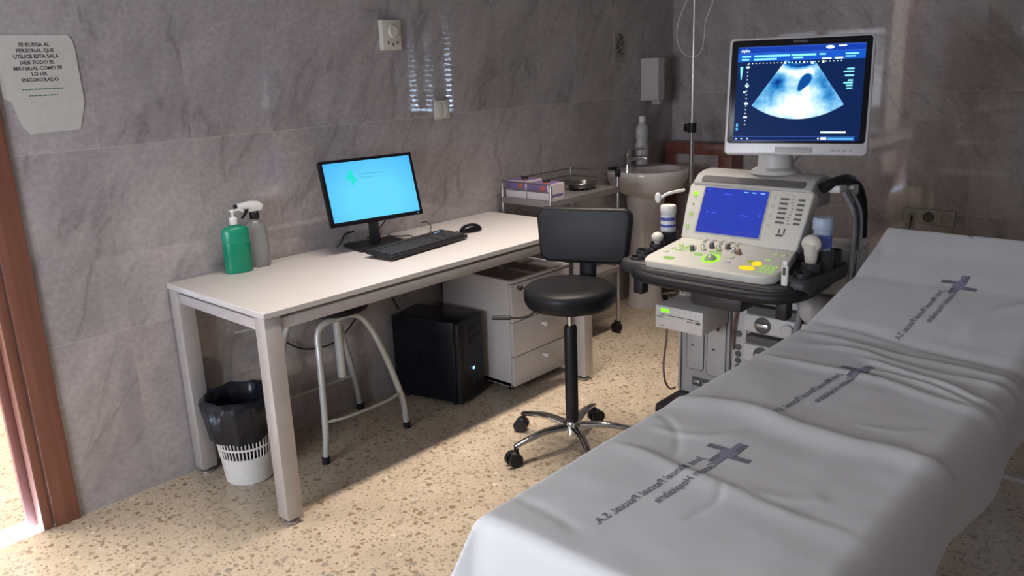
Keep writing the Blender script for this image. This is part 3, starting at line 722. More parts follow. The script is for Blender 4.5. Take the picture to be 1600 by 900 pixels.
ps3 = thing('wall_sticker', 'small pale sticker with a dark speckled drawing on the wall above the trolley', 'sticker', (2.785, 0, 1.42))
MB().box((2.728, -.0015, 1.418), (2.846, -.0003, 1.592)).build('paper', mat('sticker_paper', (.33, .30, .29), .6), ps3)
b = MB(); random.seed(3)
for k in range(85):
    a = random.uniform(0, 2 * PI); q = math.sqrt(random.random()); x = 2.787 + q * .044 * math.cos(a); z = 1.512 + q * .066 * math.sin(a); s_ = random.uniform(.003, .007)
    b.prism([(s_ * math.cos(t) * random.uniform(.6, 1.2), s_ * math.sin(t) * random.uniform(.6, 1.2)) for t in [i * PI / 3 for i in range(6)]], .0004, (x, -.0016, z), (1, 0, 0), (0, 0, 1))
b.box((2.745, -.0021, 1.428), (2.83, -.0016, 1.431)); b.build('drawing', M_text, ps3)
# soap dispenser
dsp = thing('soap_dispenser', 'white wall mounted soap dispenser above the washbasin', 'dispenser', (3.07, 0, 1.19))
b = MB(); b.prism([(0, 0), (.145, 0), (.145, -.055), (.105, -.100), (.040, -.100), (0, -.055)][::-1], .245, (2.99, -.0005, 1.195), (1, 0, 0), (0, 1, 0), .006)
b.build('housing', mat('dispenser_white', (.50, .48, .47), .45), dsp)
MB().box((3.045, -.098, 1.170), (3.085, -.045, 1.196), .004).build('nozzle', M_usg, dsp)
MB().box((3.10, -.100, 1.385), (3.115, -.085, 1.40), .002).build('lock', M_groove, dsp)

# ================================================================== WASHBASIN
wb = thing('washbasin', 'pale pedestal washbasin in the far corner of the room', 'washbasin', (2.82, -.2, 0))
def basin():
    cx, n_, prof_ = 2.81, 56, []
    # outer shell from pedestal joint up to the rim, over, down into the bowl ; D-shaped plan, flat at the wall
    lv = [(.40, .66), (.62, .68), (.83, .715), (.95, .76), (1.0, .795), (1.0, .815), (.985, .824), (.93, .824)]
    vs = []; fs = []
    def plan(a, s):
        x = .232 * math.cos(a); y = math.sin(a); y = -.205 + (.200 * y if y > 0 else .205 * y)
        y_ = y
        if y > -.205: x *= 1.0; y_ = -.205 + .204 * (abs(math.sin(a)) ** .45); x = .232 * (1 if math.cos(a) > 0 else -1) * abs(math.cos(a)) ** .45
        return cx + x * s, -.20 + (y_ + .20) * s if y_ < -.205 else -.20 + (y_ + .20) * (1 if s > .9 else s * 1.0)
    for s, z in lv:
        for j in range(n_): x, y = plan(2 * PI * j / n_, s); vs.append((x, y, z))
    # inner bowl, centre shifted forward to leave a tap ledge
    for s, z in ((.82, .822), (.77, .805), (.66, .76), (.45, .715), (.18, .695)):
        for j in range(n_):
            a = 2 * PI * j / n_; vs.append((cx + .222 * s * math.cos(a), -.225 + (.165 if math.sin(a) < 0 else .12) * s * 1.02 * math.sin(a), z))
    L_ = len(lv) + 5
    for i in range(L_ - 1):
        for j in range(n_): fs.append((i * n_ + j, i * n_ + (j + 1) % n_, (i + 1) * n_ + (j + 1) % n_, (i + 1) * n_ + j))
    fs.append(tuple(range(n_))[::-1]); fs.append(tuple((L_ - 1) * n_ + j for j in range(n_)))
    return MB().add(vs, fs)
basin().build('bowl', M_ceramic, wb, 50)
MB().lathe([(.125, 0), (.125, .02), (.110, .06), (.105, .25), (.112, .50), (.13, .69)], (2.82, -.155, 0), 40, sx=1, sy=.85).build('pedestal', M_ceramic, wb)
tp = MB(); tc0 = Vector((2.79, -.050, .822))
tp.lathe([(.024, 0), (.024, .006), (.019, .010), (.018, .055), (.020, .060), (.020, .085), (.012, .094), (0, .096)], tc0, 24)
tp.tube([tc0 + Vector((0, -.01, .045)), tc0 + Vector((.005, -.06, .060)), tc0 + Vector((.01, -.115, .062)), tc0 + Vector((.01, -.120, .045))], [.012, .009], 12, 5)
fa = tp.build('tap', M_chrome, wb)
tp = MB(); tp.tube([tc0 + Vector((0, 0, .090)), tc0 + Vector((.004, -.03, .108)), tc0 + Vector((.012, -.10, .112))], [.009, .005], 10, 5); tp.build('tap_lever', M_chrome, fa)
MB().lathe([(.006, 0), (.006, .004), (0, .004)], (2.73, -.38, .77), 12, axis=(-.5, -.9, 0)).build('overflow_plug', M_groove, wb)
wbtl = thing('bleach_bottle', 'tall white plastic bottle standing behind the tap on the washbasin', 'bottle', (2.93, -.055, .825))
MB().lathe([(0, 0), (.040, .001), (.044, .006), (.044, .11), (.036, .14), (.040, .16), (.042, .205), (.032, .235), (.020, .245), (.018, .255)], (2.93, -.055, .8250), 32, sy=.85).build('bottle', mat('bottle_white', (.52, .51, .50), .4), wbtl)
MB().lathe([(.020, .250), (.021, .252), (.021, .283), (.018, .286), (0, .286)], (2.93, -.055, .8250), 24).build('cap', M_whitep, wbtl)
b = MB(); b.prism(rrect(-.035, -.016, .035, .016, .014), .020, (2.655, -.040, .822), (1, 0, 0), (0, 1, 0), .004)
tag(b.build('scrubbing_brush', M_black), 'black brush lying on the left ledge of the washbasin', 'brush')
# low wooden cupboard in the corner
cb = thing('wooden_cupboard', 'low reddish wooden cupboard with a pale panel beyond the washbasin', 'cupboard', (3.25, -.25, 0))
cx0 = 3.20
CB0, CB1 = -.50, -.045
b = MB()
b.box((cx0 + .02, CB0, 0), (XF - .005, CB1, .930), .004); b.build('carcass', M_woodd, cb)
d = MB()
d.box((cx0, CB0, .865), (cx0 + .022, CB1, .935), .003); d.box((cx0, CB0, .03), (cx0 + .022, CB1, .10), .003)
d.box((cx0, CB1 - .085, .1005), (cx0 + .022, CB1, .8645), .003); d.box((cx0, CB0, .1005), (cx0 + .022, CB0 + .09, .8645), .003)
dd = d.build('door', M_woodd, cb)
MB().box((cx0 + .008, CB0 + .085, .095), (cx0 + .018, CB1 - .08, .87)).build('panel', mat('pale_panel', (.34, .30, .29), .5), dd)
# ================================================================== TROLLEY
tr = thing('instrument_trolley', 'steel trolley with a railed top shelf between desk and washbasin', 'trolley', (1.97, -.19, 0))
tx0, tx1, ty0, ty1, tz = 1.725, 2.27, -.345, -.035, .80
for x in (tx0, tx1):
    for y in (ty0, ty1):
        g = MB().cyl((x, y, .07), (x, y, .885 if x == tx1 else .87), .009, n=14).build('leg', M_steel, tr)
        MB().cyl((x - .011, y + .01, .030), (x + .011, y + .01, .030), .030, n=22).box((x - .016, y - .006, .028), (x + .016, y + .018, .072), .004).build('caster', M_black, g)
b = MB(); b.box((tx0, ty0, tz - .004), (tx1, ty1, tz), .001, 1)
for lo, hi in (((tx0 - .008, ty0 - .008, tz - .028), (tx0 - .002, ty1 + .008, tz + .002)), ((tx0 - .008, ty0 - .008, tz - .028), (tx1 + .008, ty0 - .002, tz + .002)), ((tx1 + .002, ty0 - .008, tz - .028), (tx1 + .008, ty1 + .008, tz + .002)), ((tx0 - .008, ty1 + .002, tz - .028), (tx1 + .008, ty1 + .008, tz + .002))): b.box(lo, hi, .001, 1)
b.build('shelf', mat('dull_steel', (.30, .285, .28), .35, .5), tr)
b = MB(); b.box((tx0, ty0, .365), (tx1, ty1, .372)); b.box((tx0 - .005, ty0 - .008, .35), (tx1 + .005, ty0 - .002, .376)); b.box((tx0 - .008, ty0 - .008, .35), (tx0 - .002, ty1, .376)); b.build('shelf', mat('dull_steel2', (.33, .31, .30), .35, .4), tr)
b = MB()
for z_ in (.842, .880):
    b.tube([(tx0, ty0, z_), (tx1, ty0, z_)] if z_ < .85 and False else [(tx1, ty0, z_), (tx1, ty1, z_), (tx0, ty1, z_), (tx0, ty0, z_)], .0035, 8)
b.build('rail', M_groove, tr)
MB().box((tx1 - .012, ty0 - .012, .852), (tx1 + .012, ty0 + .010, .892), .003).build('corner_cap', M_black, tr)
bx_w = mat('carton_white', (.62, .57, .60), .6); bx_p = mat('carton_purple', (.17, .12, .27), .6); bx_o = mat('carton_orange', (.50, .12, .06), .6)
for k, (y0, y1, lab) in enumerate(((-.180, -.048, 'white and purple glove box on the trolley, the one nearer the wall'), (-.320, -.186, 'white and purple glove box at the front edge of the trolley'))):
    x0, x1, z0, z1 = 1.735, 1.86, tz + .0005, tz + .085 - .008 * k
    gx = thing('glove_box', lab, 'box', ((x0 + x1) / 2, (y0 + y1) / 2, z0), 'glove boxes on the trolley')
    MB().box((x0, y0, z0), (x1, y1, z1), .002, 1).build('carton', bx_w, gx)
    b = MB(); b.box((x0 - .0006, y0 + .003, z1 - .040), (x0 + .0002, y1 - .003, z1 - .002)); b.box((x0 + .002, y0 + .004, z1), (x1 - .003, y1 - .004, z1 + .0006)); b.box((x0 + .03, y0 - .0006, z0 + .012), (x1 - .01, y0 + .0002, z0 + .026)); b.build('printed_band', bx_p, gx)
    b = MB(); b.prism([(0, 0), (.030, .004), (.034, .026), (.010, .030)], .0005, (x0 - .0007, y0 + .05, z1 - .036), (0, -1, 0), (0, 0, 1)); b.prism([(0, 0), (.045, .01), (.040, .03), (.005, .028)], .0005, (x0 + .02, y0 + .03, z1 + .0007), (1, 0, 0), (0, 1, 0)); b.build('printed_flash', bx_o, gx)
    b = MB(); b.ball(((x0 + x1) / 2 + .01, (y0 + y1) / 2, z1 + .002), .030, .016, .012, rot=Matrix.Rotation(R(20), 4, 'Z')); b.tube([((x0 + x1) / 2, (y0 + y1) / 2, z1), ((x0 + x1) / 2 - .012, (y0 + y1) / 2 + .01, z1 + .018)], [.006, .002], 8); b.build('glove', M_black, gx)
kd = MB(); kd.lathe([(0, .002), (.05, .001), (.075, .006), (.088, .030), (.092, .032), (.090, .034), (.072, .010), (.048, .005), (0, .005)], (2.13, -.22, tz + .0005), 36, sx=1.0, sy=.8)
tag(kd.build('steel_bowl', mat('dark_steel', (.12, .12, .12), .25, .6), None), 'shallow dark bowl on the right half of the trolley', 'bowl')

# ================================================================== SWIVEL CHAIR
CX, CY = 1.028, -1.008
ch = thing('swivel_stool_chair', 'black round seat swivel chair with small backrest and chrome star base', 'chair', (CX, CY, 0))
C0 = Vector((CX, CY, 0))
MB().lathe([(0, .572), (.13, .572), (.158, .580), (.168, .600), (.170, .625), (.166, .642), (.155, .651), (.10, .656), (0, .657)], C0, 48).build('seat', M_vinyl, ch, 60)
MB().lathe([(0, .548), (.06, .548), (.075, .560), (.075, .573)], C0, 24).build('seat_plate', M_dark, ch)
MB().lathe([(.0135, .48), (.0135, .55), (.022, .55), (.022, .575)], C0, 24).build('gas_lift', M_chrome, ch)
MB().lathe([(.022, .10), (.0245, .13), (.0245, .488), (.021, .497), (.014, .497)], C0, 28).build('column_cover', M_black, ch)
MB().lathe([(.026, .065), (.034, .068), (.034, .105), (.028, .118), (.024, .12)], C0, 28).build('hub', M_chrome, ch)
for k in range(5):
    a = R(162 + 72 * k); q = Vector((math.cos(a), math.sin(a), 0))
    b = MB(); b.tube([C0 + q * .02 + Vector((0, 0, .095)), C0 + q * .12 + Vector((0, 0, .100)), C0 + q * .20 + Vector((0, 0, .088)), C0 + q * .255 + Vector((0, 0, .074))], [.019, .012], 12, 5, flat=.75)
    lg = b.build('base_leg', M_chrome, ch)
    c_ = C0 + q * .250; t_ = Vector((-q.y, q.x, 0)); t_ = (t_ + q * random.uniform(-.7, .7)).normalized()
    b = MB()
    for s in (-1, 1): b.cyl(c_ + t_ * s * .006 + Vector((0, 0, .027)) + t_.cross(Vector((0, 0, 1))) * .012, c_ + t_ * s * .024 + Vector((0, 0, .027)) + t_.cross(Vector((0, 0, 1))) * .012, .027, n=24)
    b.cyl(c_ + Vector((0, 0, .035)), c_ + Vector((0, 0, .080)), .009, n=14)
    b.ball(c_ + Vector((0, 0, .045)) + t_.cross(Vector((0, 0, 1))) * .008, .020, .020, .014)
    b.build('caster', M_black, lg)
bw = plane_xf((1.195, -.95, .802), R(112 - 180), R(6))
bpoly = []
for (x, y) in rrect(-.190, -.106, .190, .106, .042, 7):
    bpoly.append((x * (1 - .11 * (.106 - y) / .212) if True else x, y))
b = MB(bw); b.prism(bpoly, .045, (0, 0, -.022), (1, 0, 0), (0, 1, 0), .014, 4); b.build('backrest', M_vinyl, ch, 60)
b = MB()
nb = Vector((math.sin(R(-68)), -math.cos(R(-68)), 0)) * -1
bp0 = Vector((1.195, -.95, 0))
b.tube([C0 + Vector((.06, .02, .560)), C0 + Vector((.135, .045, .560)), Vector((1.215, -.945, .575)), Vector((1.225, -.942, .64)), Vector((1.222, -.944, .80))], .034, 12, 5, flat=.35); b.build('backrest_bracket', M_black, ch)
b = MB(); b.tube([C0 + Vector((-.03, .04, .560)), C0 + Vector((-.06, .10, .552)), C0 + Vector((-.085, .145, .525)), C0 + Vector((-.12, .20, .520))], .004, 8, 5)
b.tube([C0 + Vector((-.115, .193, .5205)), C0 + Vector((-.15, .255, .518))], .0085, 10); b.build('height_lever', M_black, ch)
b = MB(); b.cyl(C0 + Vector((-.03, .165, .62)), C0 + Vector((-.04, .195, .62)), .005); b.ball(C0 + Vector((-.043, .205, .62)), .012); b.build('adjusting_knob', M_black, ch)

# ================================================================== ULTRASOUND MACHINE
us = thing('ultrasound_machine', 'large cream and grey ultrasound machine with two lit screens beside the couch', 'ultrasound machine', (1.62, -1.5, 0))
BYL, BYR = -1.178, -1.800
MB().prism(rrect(1.30, BYR - .02, 1.96, BYL - .004, .05), .038, (0, 0, .091), (1, 0, 0), (0, 1, 0), .010).build('base', M_black, us)
for x in (1.38, 1.88):
    for y in (BYL - .06, BYR + .06):
        MB().cyl((x, y - .02, .045), (x, y + .02, .045), .045, n=28).box((x - .03, y - .026, .05), (x + .03, y + .026, .088), .006).build('caster', M_dark, us)
b = MB(); b.box((1.50, BYR, .128), (1.92, BYL, .62), .012); body = b.build('cabinet', M_usg, us)
b = MB(); b.box((1.51, BYR - .045, .62), (1.66, BYL - .01, .800), .02, 3); b.build('upper_housing', M_usl, us)
b = MB(); b.tube([(1.535, BYR - .046, .795), (1.64, BYR - .046, .795)], .005, 8); b.tube([(1.535, BYR - .048, .70), (1.64, BYR - .048, .70)], .005, 8); b.build('metal_trim', M_chrome, us)
def fy(u): return -1.176 - (u - 1056) * .00272
def fz(u, v): return .141 + (604 - v) * .00272 + (u - 1056) * .0005
# grooved front panels
for (y0, y1, z0, z1) in ((-1.222, -1.300, .235, .395), (-1.312, -1.395, .225, .56)):
    p_ = MB().prism(rrect(0, z0, y0 - y1, z1, .014), .004, (1.5015, y0, 0), (0, -1, 0), (0, 0, 1)).build('panel_groove', M_groove, us)
    MB().prism(rrect(.003, z0 + .003, y0 - y1 - .003, z1 - .003, .012), .006, (1.5013, y0, 0), (0, -1, 0), (0, 0, 1), .0015).build('front_panel', mat('panel_grey', (.44, .43, .42), .5), us)
for y, z in ((-1.250, .335), (-1.342, .335)):
    MB().prism([(-.007, 0), (.007, 0), (0, .008)], .001, (1.4945, y, z), (0, -1, 0), (0, 0, 1)).build('arrow_mark', M_black, us)
b = MB(); b.box((1.494, -1.409, .14), (1.502, -1.416, .60)); b.box((1.494, -1.197, .14), (1.502, -1.200, .60)); b.build('seam', M_groove, us)
b = MB(); b.box((1.492, -1.338, .170), (1.501, -1.252, .205), .004); lt = b.build('latch_plate', M_groove, us)
b = MB(); b.box((1.484, -1.290, .180), (1.493, -1.262, .198), .003); b.box((1.484, -1.330, .178), (1.493, -1.302, .196), .003); b.build('latch', M_steel, lt)
b = MB(); b.box((1.493, -1.478, .13), (1.501, -1.424, .61), .003); b.build('port_strip', mat('strip_grey', (.47, .46, .45), .5), us)
for z in (.525, .425, .372, .345, .318, .291):
    g = MB().lathe([(.011, 0), (.012, .003), (.010, .005), (.007, .005)], (1.493, -1.448, z), 20, axis=(-1, 0, 0)).build('socket', M_groove, us)
    MB().lathe([(.0065, .001), (.0065, .004), (0, .004)], (1.493, -1.448, z), 16, axis=(-1, 0, 0)).build('socket_core', M_black, g)
for z in (.455, .340, .225):
    p_ = MB().box((1.452, -1.790, z), (1.502, -1.486, z + .068), .008).build('probe_port', mat('port_light', (.56, .55, .55), .45), us)
    MB().box((1.462, -1.785, z + .070), (1.501, -1.490, z + .098), .003).build('slot_cover', M_groove, p_)
    b = MB(); b.lathe([(.030, 0), (.031, .004), (.026, .005), (.024, .002)], (1.452, -1.560, z + .034), 28, axis=(-1, 0, 0), sy=1); b.build('connector_ring', M_groove, p_)
    b = MB(); b.box((1.440, -1.585, z + .026), (1.452, -1.535, z + .042), .004); b.build('connector_lever', M_steel, p_)
    b = MB(); b.lathe([(.022, 0), (.023, .010), (.018, .014), (0, .014)], (1.452, -1.655, z + .034), 24, axis=(-1, 0, 0)); b.build('connector_knob', M_usl, p_)
# support column and console
b = MB(); b.box((1.50, -1.62, .60), (1.72, -1.38, .97), .03, 3); b.build('support_column', M_usg, us)
b = MB(); b.prism(rrect(1.150, -1.76, 1.52, -1.25, .06), .035, (0, 0, .668), (1, 0, 0), (0, 1, 0), .010); b.box((1.20, -1.60, .60), (1.56, -1.40, .675), .02); b.build('console_underside', M_dark, us)
b = MB(); b.prism(rrect(1.105, -1.80, 1.55, -1.215, .075, 8), .048, (0, 0, .690), (1, 0, 0), (0, 1, 0), .014, 3); b.build('console_tray', M_dark, us)
b = MB(); b.tube([(1.34, -1.205, .715), (1.20, -1.205, .712), (1.125, -1.235, .708), (1.098, -1.32, .704), (1.095, -1.50, .702), (1.098, -1.70, .704), (1.125, -1.785, .708), (1.20, -1.82, .712), (1.34, -1.82, .715)], .020, 14, 6); b.build('front_handle', M_black, us)
for y in (-1.245, -1.775): MB().box((1.115, y - .020, .635), (1.16, y + .020, .700), .008).build('cable_hook', M_black, us)
# lower keyboard panel : plane from (1.13,.765) to (1.33,.81)
lx = Vector((0, -1, 0)); LY = Vector((.20, 0, .045)).normalized(); LO = Vector((1.13, -1.285, .765)); LN = lx.cross(LY)
def lp(y, t, h=0): return LO + lx * (-1.285 - y) + LY * t + (-LN if LN.z < 0 else LN) * h
pts = [(.050, -.005), (.405, -.005), (.430, .006), (.447, .030), (.452, .065), (.440, .205), (.002, .205), (.0, .100), (-.030, .035), (-.032, .012), (-.020, -.003), (.0, -.008)]
pts = [(x, y) for x, y in [(-.024, .004), (-.010, -.010), (.380, -.012), (.420, -.004), (.448, .022), (.458, .060), (.438, .205), (.010, .205), (-.028, .030)]]
b = MB(); nn = (-LN if LN.z < 0 else LN)
b.prism(pts if LN.z > 0 else pts[::-1], .034 if LN.z > 0 else -.034, lp(-1.285, 0, -.034), lx, LY, .006, 3); lowp = b.build('keyboard_panel', M_us, us)
# upper panel : plane (1.33,.81) -> (1.42,1.0)
UY = Vector((.09, 0, .19)).normalized(); UO = Vector((1.33, -1.285, .81)); UN = lx.cross(UY); UN = UN if UN.x < 0 else -UN
def up_(y, t, h=0): return UO + lx * (-1.285 - y) + UY * t + UN * h
upoly = [(.002, -.004), (.438, -.004), (.446, .10), (.452, .195), (.440, .212), (.0, .212), (-.012, .195), (-.008, .10)]
b = MB(); b.prism(upoly, .05, up_(-1.285, 0, -.05), lx, UY, .007, 3) if (lx.cross(UY)).x < 0 else b.prism(upoly[::-1], -.05, up_(-1.285, 0, -.05), lx, UY, .007, 3)
b.build('screen_panel', M_us, us)
b = MB()
topc = [(1.410, .996), (1.450, 1.026), (1.49, 1.035), (1.54, 1.036), (1.58, 1.02), (1.58, .93), (1.46, .93)]
b.prism(topc[::-1], .445, (0, -1.282, 0), (1, 0, 0), (0, 0, 1), .008, 3) if False else b.prism(topc, .445, (0, -1.282, 0), (1, 0, 0), (0, 0, 1), .008, 3)
b.build('top_cover', mat('top_cover_grey', (.42, .41, .40), .38), us)
b = MB(); b.prism(rrect(.03, .0, .415, .030, .010), .002, (1.4165, -1.285, 1.0025), lx, Vector((.040, 0, .030)).normalized()); b.build('speaker_strip', M_groove, us)
# touch screen
def onp(fn, quads, h0=0.0, h1=.0012, b=None):
    b = b or MB()
    for ya, ta, yb, tb in quads:
        P = [fn(ya, ta, h0), fn(yb, ta, h0), fn(yb, tb, h0), fn(ya, tb, h0), fn(ya, ta, h1), fn(yb, ta, h1), fn(yb, tb, h1), fn(ya, tb, h1)]
        b.add(P, [(0, 3, 2, 1), (4, 5, 6, 7), (0, 1, 5, 4), (1, 2, 6, 5), (2, 3, 7, 6), (3, 0, 4, 7)])
    return b
onp(up_, [(-1.334, .020, -1.588, .198)], 0, .0008).build('touch_screen_bezel', M_usg, us)
TB = MB(); TM = [emis('indigo_screen', (.030, .058, .50), .85), emis('mark_cyan', (.20, .50, 1.0), 1.0), emis('mark_blue', (.06, .14, 1.0), 1.0), emis('mark_dim', (.08, .07, .45), .8)]
onp(up_, [(-1.340, .026, -1.582, .192)], .0005, .0016, TB)
TB.mi = 1; onp(up_, [(y, .181, y - .017, .185) for y in (-1.49, -1.52, -1.552)], .0016, .0020, TB)
TB.mi = 2; onp(up_, [(-1.365, .100, -1.373, .104), (-1.385, .099, -1.402, .102), (-1.495, .098, -1.525, .101), (-1.565, .102, -1.571, .108), (-1.355, .182, -1.361, .187), (-1.42, .170, -1.447, .173)], .0016, .0020, TB)
TB.mi = 3; onp(up_, [(-1.350 - k * .0105, .036, -1.357 - k * .0105, .039) for k in range(21)] + [(-1.345, .062 + k * .022, -1.348, .064 + k * .022) for k in range(5)], .0016, .0020, TB)
TB.build('touch_screen', TM, us)
# round lit buttons left
def disc(fn, y, t, r, h, name, m, par, ry=None, ring=0):
    ry = ry or r; c = fn(y, t, 0); e2 = fn(y, t + 1, 0) - c; e1 = lx; nrm = (fn(y, t, 1) - c)
    b = MB(); N = 24; vs = []
    for hh in (-.001, h):
        for k in range(N): a = 2 * PI * k / N; vs.append(c + e1 * r * math.cos(a) + e2 * ry * math.sin(a) + nrm * hh)
    if ring:
        for k in range(N): a = 2 * PI * k / N; vs.append(c + e1 * (r - ring) * math.cos(a) + e2 * (ry - ring) * math.sin(a) + nrm * h)
        for k in range(N): a = 2 * PI * k / N; vs.append(c + e1 * (r - ring) * math.cos(a) + e2 * (ry - ring) * math.sin(a) + nrm * -.001)
    fs = [(k, (k + 1) % N, N + (k + 1) % N, N + k) for k in range(N)]
    if ring:
        fs += [(N + k, N + (k + 1) % N, 2 * N + (k + 1) % N, 2 * N + k) for k in range(N)]; fs += [(2 * N + k, 2 * N + (k + 1) % N, 3 * N + (k + 1) % N, 3 * N + k) for k in range(N)]
    else: fs += [tuple(range(N, 2 * N))]
    b.add(vs, fs); return b.build(name, m, par)
disc(up_, -1.306, .165, .0085, .003, 'power_button', M_kgreen, us)
disc(up_, -1.306, .088, .0085, .002, 'round_button', M_kgreen2, us, ring=.003)
disc(up_, -1.305, .040, .0085, .002, 'round_button', M_kgreen2, us, ring=.003)
disc(up_, -1.306, .125, .003, .002, 'indicator', mat('red_led', (.4, .05, .03), .4), us)
# gain slider block
for k in range(6):
    t = .086 + k * .0165
    onp(up_, [(-1.628 - (k % 6) * .0, t, -1.656, t + .006)], 0, .003).build('gain_slider', M_groove, us)
    onp(up_, [(-1.690, t, -1.712, t + .006)], 0, .003).build('gain_slider', M_groove, us)
onp(up_, [(-1.668 + .004 * math.sin(k), .086 + k * .0105, -1.678 + .004 * math.sin(k), .089 + k * .0105) for k in range(10)], 0, .0012).build('printed_scale', mat('print_grey', (.30, .29, .27), .6), us)
onp(up_, [(-1.640, .042, -1.664, .048), (-1.646, .052, -1.650, .068), (-1.664, .050, -1.668, .070)], 0, .0025).build('reset_switch', M_groove, us)
for t in (.175, .145, .110, .075): disc(up_, -1.604, t, .006, .0015, 'small_button', mat('btn_cream', (.50, .49, .45), .5), us)
# lower panel controls
def K(y, t, r=.0075, h=.014, m=None, name='rotary_knob'):
    c = lp(y, t, 0); n_ = lp(y, t, 1) - c
    b = MB(); b.lathe([(r * 1.15, -.001), (r * 1.15, .003), (r, .004), (r * .92, h), (r * .7, h + .0015), (0, h + .002)], c, 20, axis=tuple(n_)); return b.build(name, m or M_steel, us)
kd_ = mat('knob_dark', (.10, .10, .10), .3, .4)
for y, t, m_ in ((-1.389, .112, kd_), (-1.424, .125, M_chrome), (-1.444, .150, kd_), (-1.478, .135, M_chrome), (-1.500, .158, kd_), (-1.535, .135, M_chrome), (-1.556, .130, mat('knob_brown', (.22, .14, .11), .35, .2))): K(y, t, .0085, .016, m_)
for y in (-1.395, -1.425, -1.458, -1.490, -1.520):
    K(y, .186, .006, .009, M_usl); disc(lp, y, .176, .0065, .0008, 'key_light', M_kgreen2, us, ry=.002)
disc(lp, -1.485, .066, .031, .003, 'trackball_ring', M_kgreen, us, ry=.031, ring=.006)
c = lp(-1.485, .066, 0); MB().ball(c + Vector((0, 0, -.006)), .022).build('trackball', mat('trackball', (.30, .38, .24), .25), us)
disc(lp, -1.428, .084, .016, .004, 'select_key', M_kgreen2, us, ry=.008); disc(lp, -1.478, .113, .026, .003, 'select_key', M_kgreen2, us, ry=.006)
disc(lp, -1.540, .096, .016, .004, 'select_key', mat('key_pale', (.55, .62, .48), .4), us, ry=.009); disc(lp, -1.548, .060, .012, .003, 'select_key', M_usl, us, ry=.010)
disc(lp, -1.632, .036, .027, .004, 'yellow_key', M_kyel, us, ry=.012)
disc(lp, -1.648, .074, .016, .004, 'yellow_key', M_kyel, us, ry=.014)
disc(lp, -1.620, .084, .010, .003, 'select_key', emis('olive_light', (.35, .40, .02), .8), us, ry=.008)
disc(lp, -1.345, .028, .022, .003, 'oval_key', M_kgreen2, us, ry=.009)
disc(lp, -1.305, .075, .012, .003, 'oval_key', mat('key_pale2', (.52, .60, .42), .4), us, ry=.006)
random.seed(11)
for r_ in range(4):
    for k in range(7):
        y = -1.318 - k * .0125 - r_ * .001; t = .098 + r_ * .014
        if random.random() < .12: continue
        disc(lp, y, t, .0048, .002, 'letter_key', M_kgreen2 if random.random() < .65 else M_usl, us, ry=.0042)
for k in range(3):
    for r_ in range(3): disc(lp, -1.678 - k * .018 + r_ * .0, .030 + r_ * .020, .0075, .002, 'function_key', M_kgreen2, us, ring=.0018, ry=.0075)
for y in (-1.675, -1.70): disc(lp, y, .160, .010, .004, 'toggle_key', mat('key_pale3', (.58, .66, .40), .4), us, ry=.006)
for k in range(8): disc(lp, -1.600 - k * .013, .190, .0045, .002, 'function_key', M_usl, us, ry=.004)
disc(lp, -1.668, .112, .010, .002, 'function_key', M_kgreen2, us, ry=.004)
# probe holders : right side
def cup(x, y, z, r, h, par): return MB().lathe([(r * .8, 0), (r, .004), (r * 1.06, h), (r * .9, h), (r * .82, .012), (0, .010)], (x, y, z), 26).build('holder_cup', M_dark, par)
b = MB(); b.prism(rrect(1.16, -1.84, 1.50, -1.742, .03), .05, (0, 0, .705), (1, 0, 0), (0, 1, 0), .012, 3); b.build('holder_rack', M_dark, us)
cup(1.36, -1.795, .745, .036, .075, us); cup(1.29, -1.790, .735, .028, .055, us); cup(1.225, -1.790, .730, .024, .040, us); cup(1.43, -1.80, .745, .032, .06, us)
b = MB(); b.prism(rrect(1.14, -1.275, 1.50, -1.140, .04), .045, (0, 0, .700), (1, 0, 0), (0, 1, 0), .012, 3); b.build('holder_rack', M_dark, us)
cup(1.42, -1.178, .735, .036, .070, us); cup(1.335, -1.185, .730, .028, .045, us); cup(1.25, -1.185, .725, .030, .040, us); cup(1.185, -1.200, .720, .026, .035, us)
# arm of the monitor
b = MB(); b.lathe([(.085, 0), (.080, .012), (.062, .022), (.060, .06), (.055, .085), (.040, .095), (0, .097)], (1.53, -1.545, 1.034), 36); b.build('monitor_swivel', M_usl, us)
b = MB(); b.tube([(1.54, -1.55, 1.08), (1.57, -1.60, 1.14), (1.56, -1.64, 1.22), (1.53, -1.645, 1.28)], [.045, .035], 14, 5); b.build('monitor_arm', M_usl, us)
# monitor
ux_ = plane_xf((1.476, -1.632, 1.300), R(-72.7), R(8.2))
b = MB(ux_)
b.prism(rrect(-.230, -.195, .230, .195, .016, 6), .034, (0, 0, -.036), (1, 0, 0), (0, 1, 0), .006, 3)
b.box((-.16, -.12, -.065), (.16, .12, -.03), .02); mh = b.build('monitor_housing', mat('monitor_silver', (.50, .49, .50), .35, .1), us)
b = MB(ux_); b.prism(rrect(-.221, -.156, .221, .187, .010, 5), .003, (0, 0, -.0035), (1, 0, 0), (0, 1, 0), .001); b.build('monitor_bezel', M_blackg, us)
b = MB(ux_); text(b, 'TOSHIBA', (0, .1735, .0002), (1, 0, 0), (0, 1, 0), size=.011, align='CENTER', bold=.01); b.build('bezel_mark', mat('dim_print', (.16, .16, .17), .5), mh)
b = MB(ux_); b.box((-.06, -.186, -.002), (.06, -.168, .001), .003); b.build('bezel_strip', M_usg, mh)
b = MB(ux_)
for k in range(4): b.box((.118 + k * .018, -.181, -.002), (.129 + k * .018, -.176, .001), .001)
b.build('monitor_button', M_usg, mh)
def scol(name, c, s): return emis(name, c, s)
SB = MB(ux_); SM = [scol('us_screen_navy', (.002, .016, .085), 1.0)]
def sm(m): SM.append(m); return len(SM) - 1
SB.box((-.200, -.147, -.001), (.203, .165, .0006))
Z0, Z1 = .0006, .0011
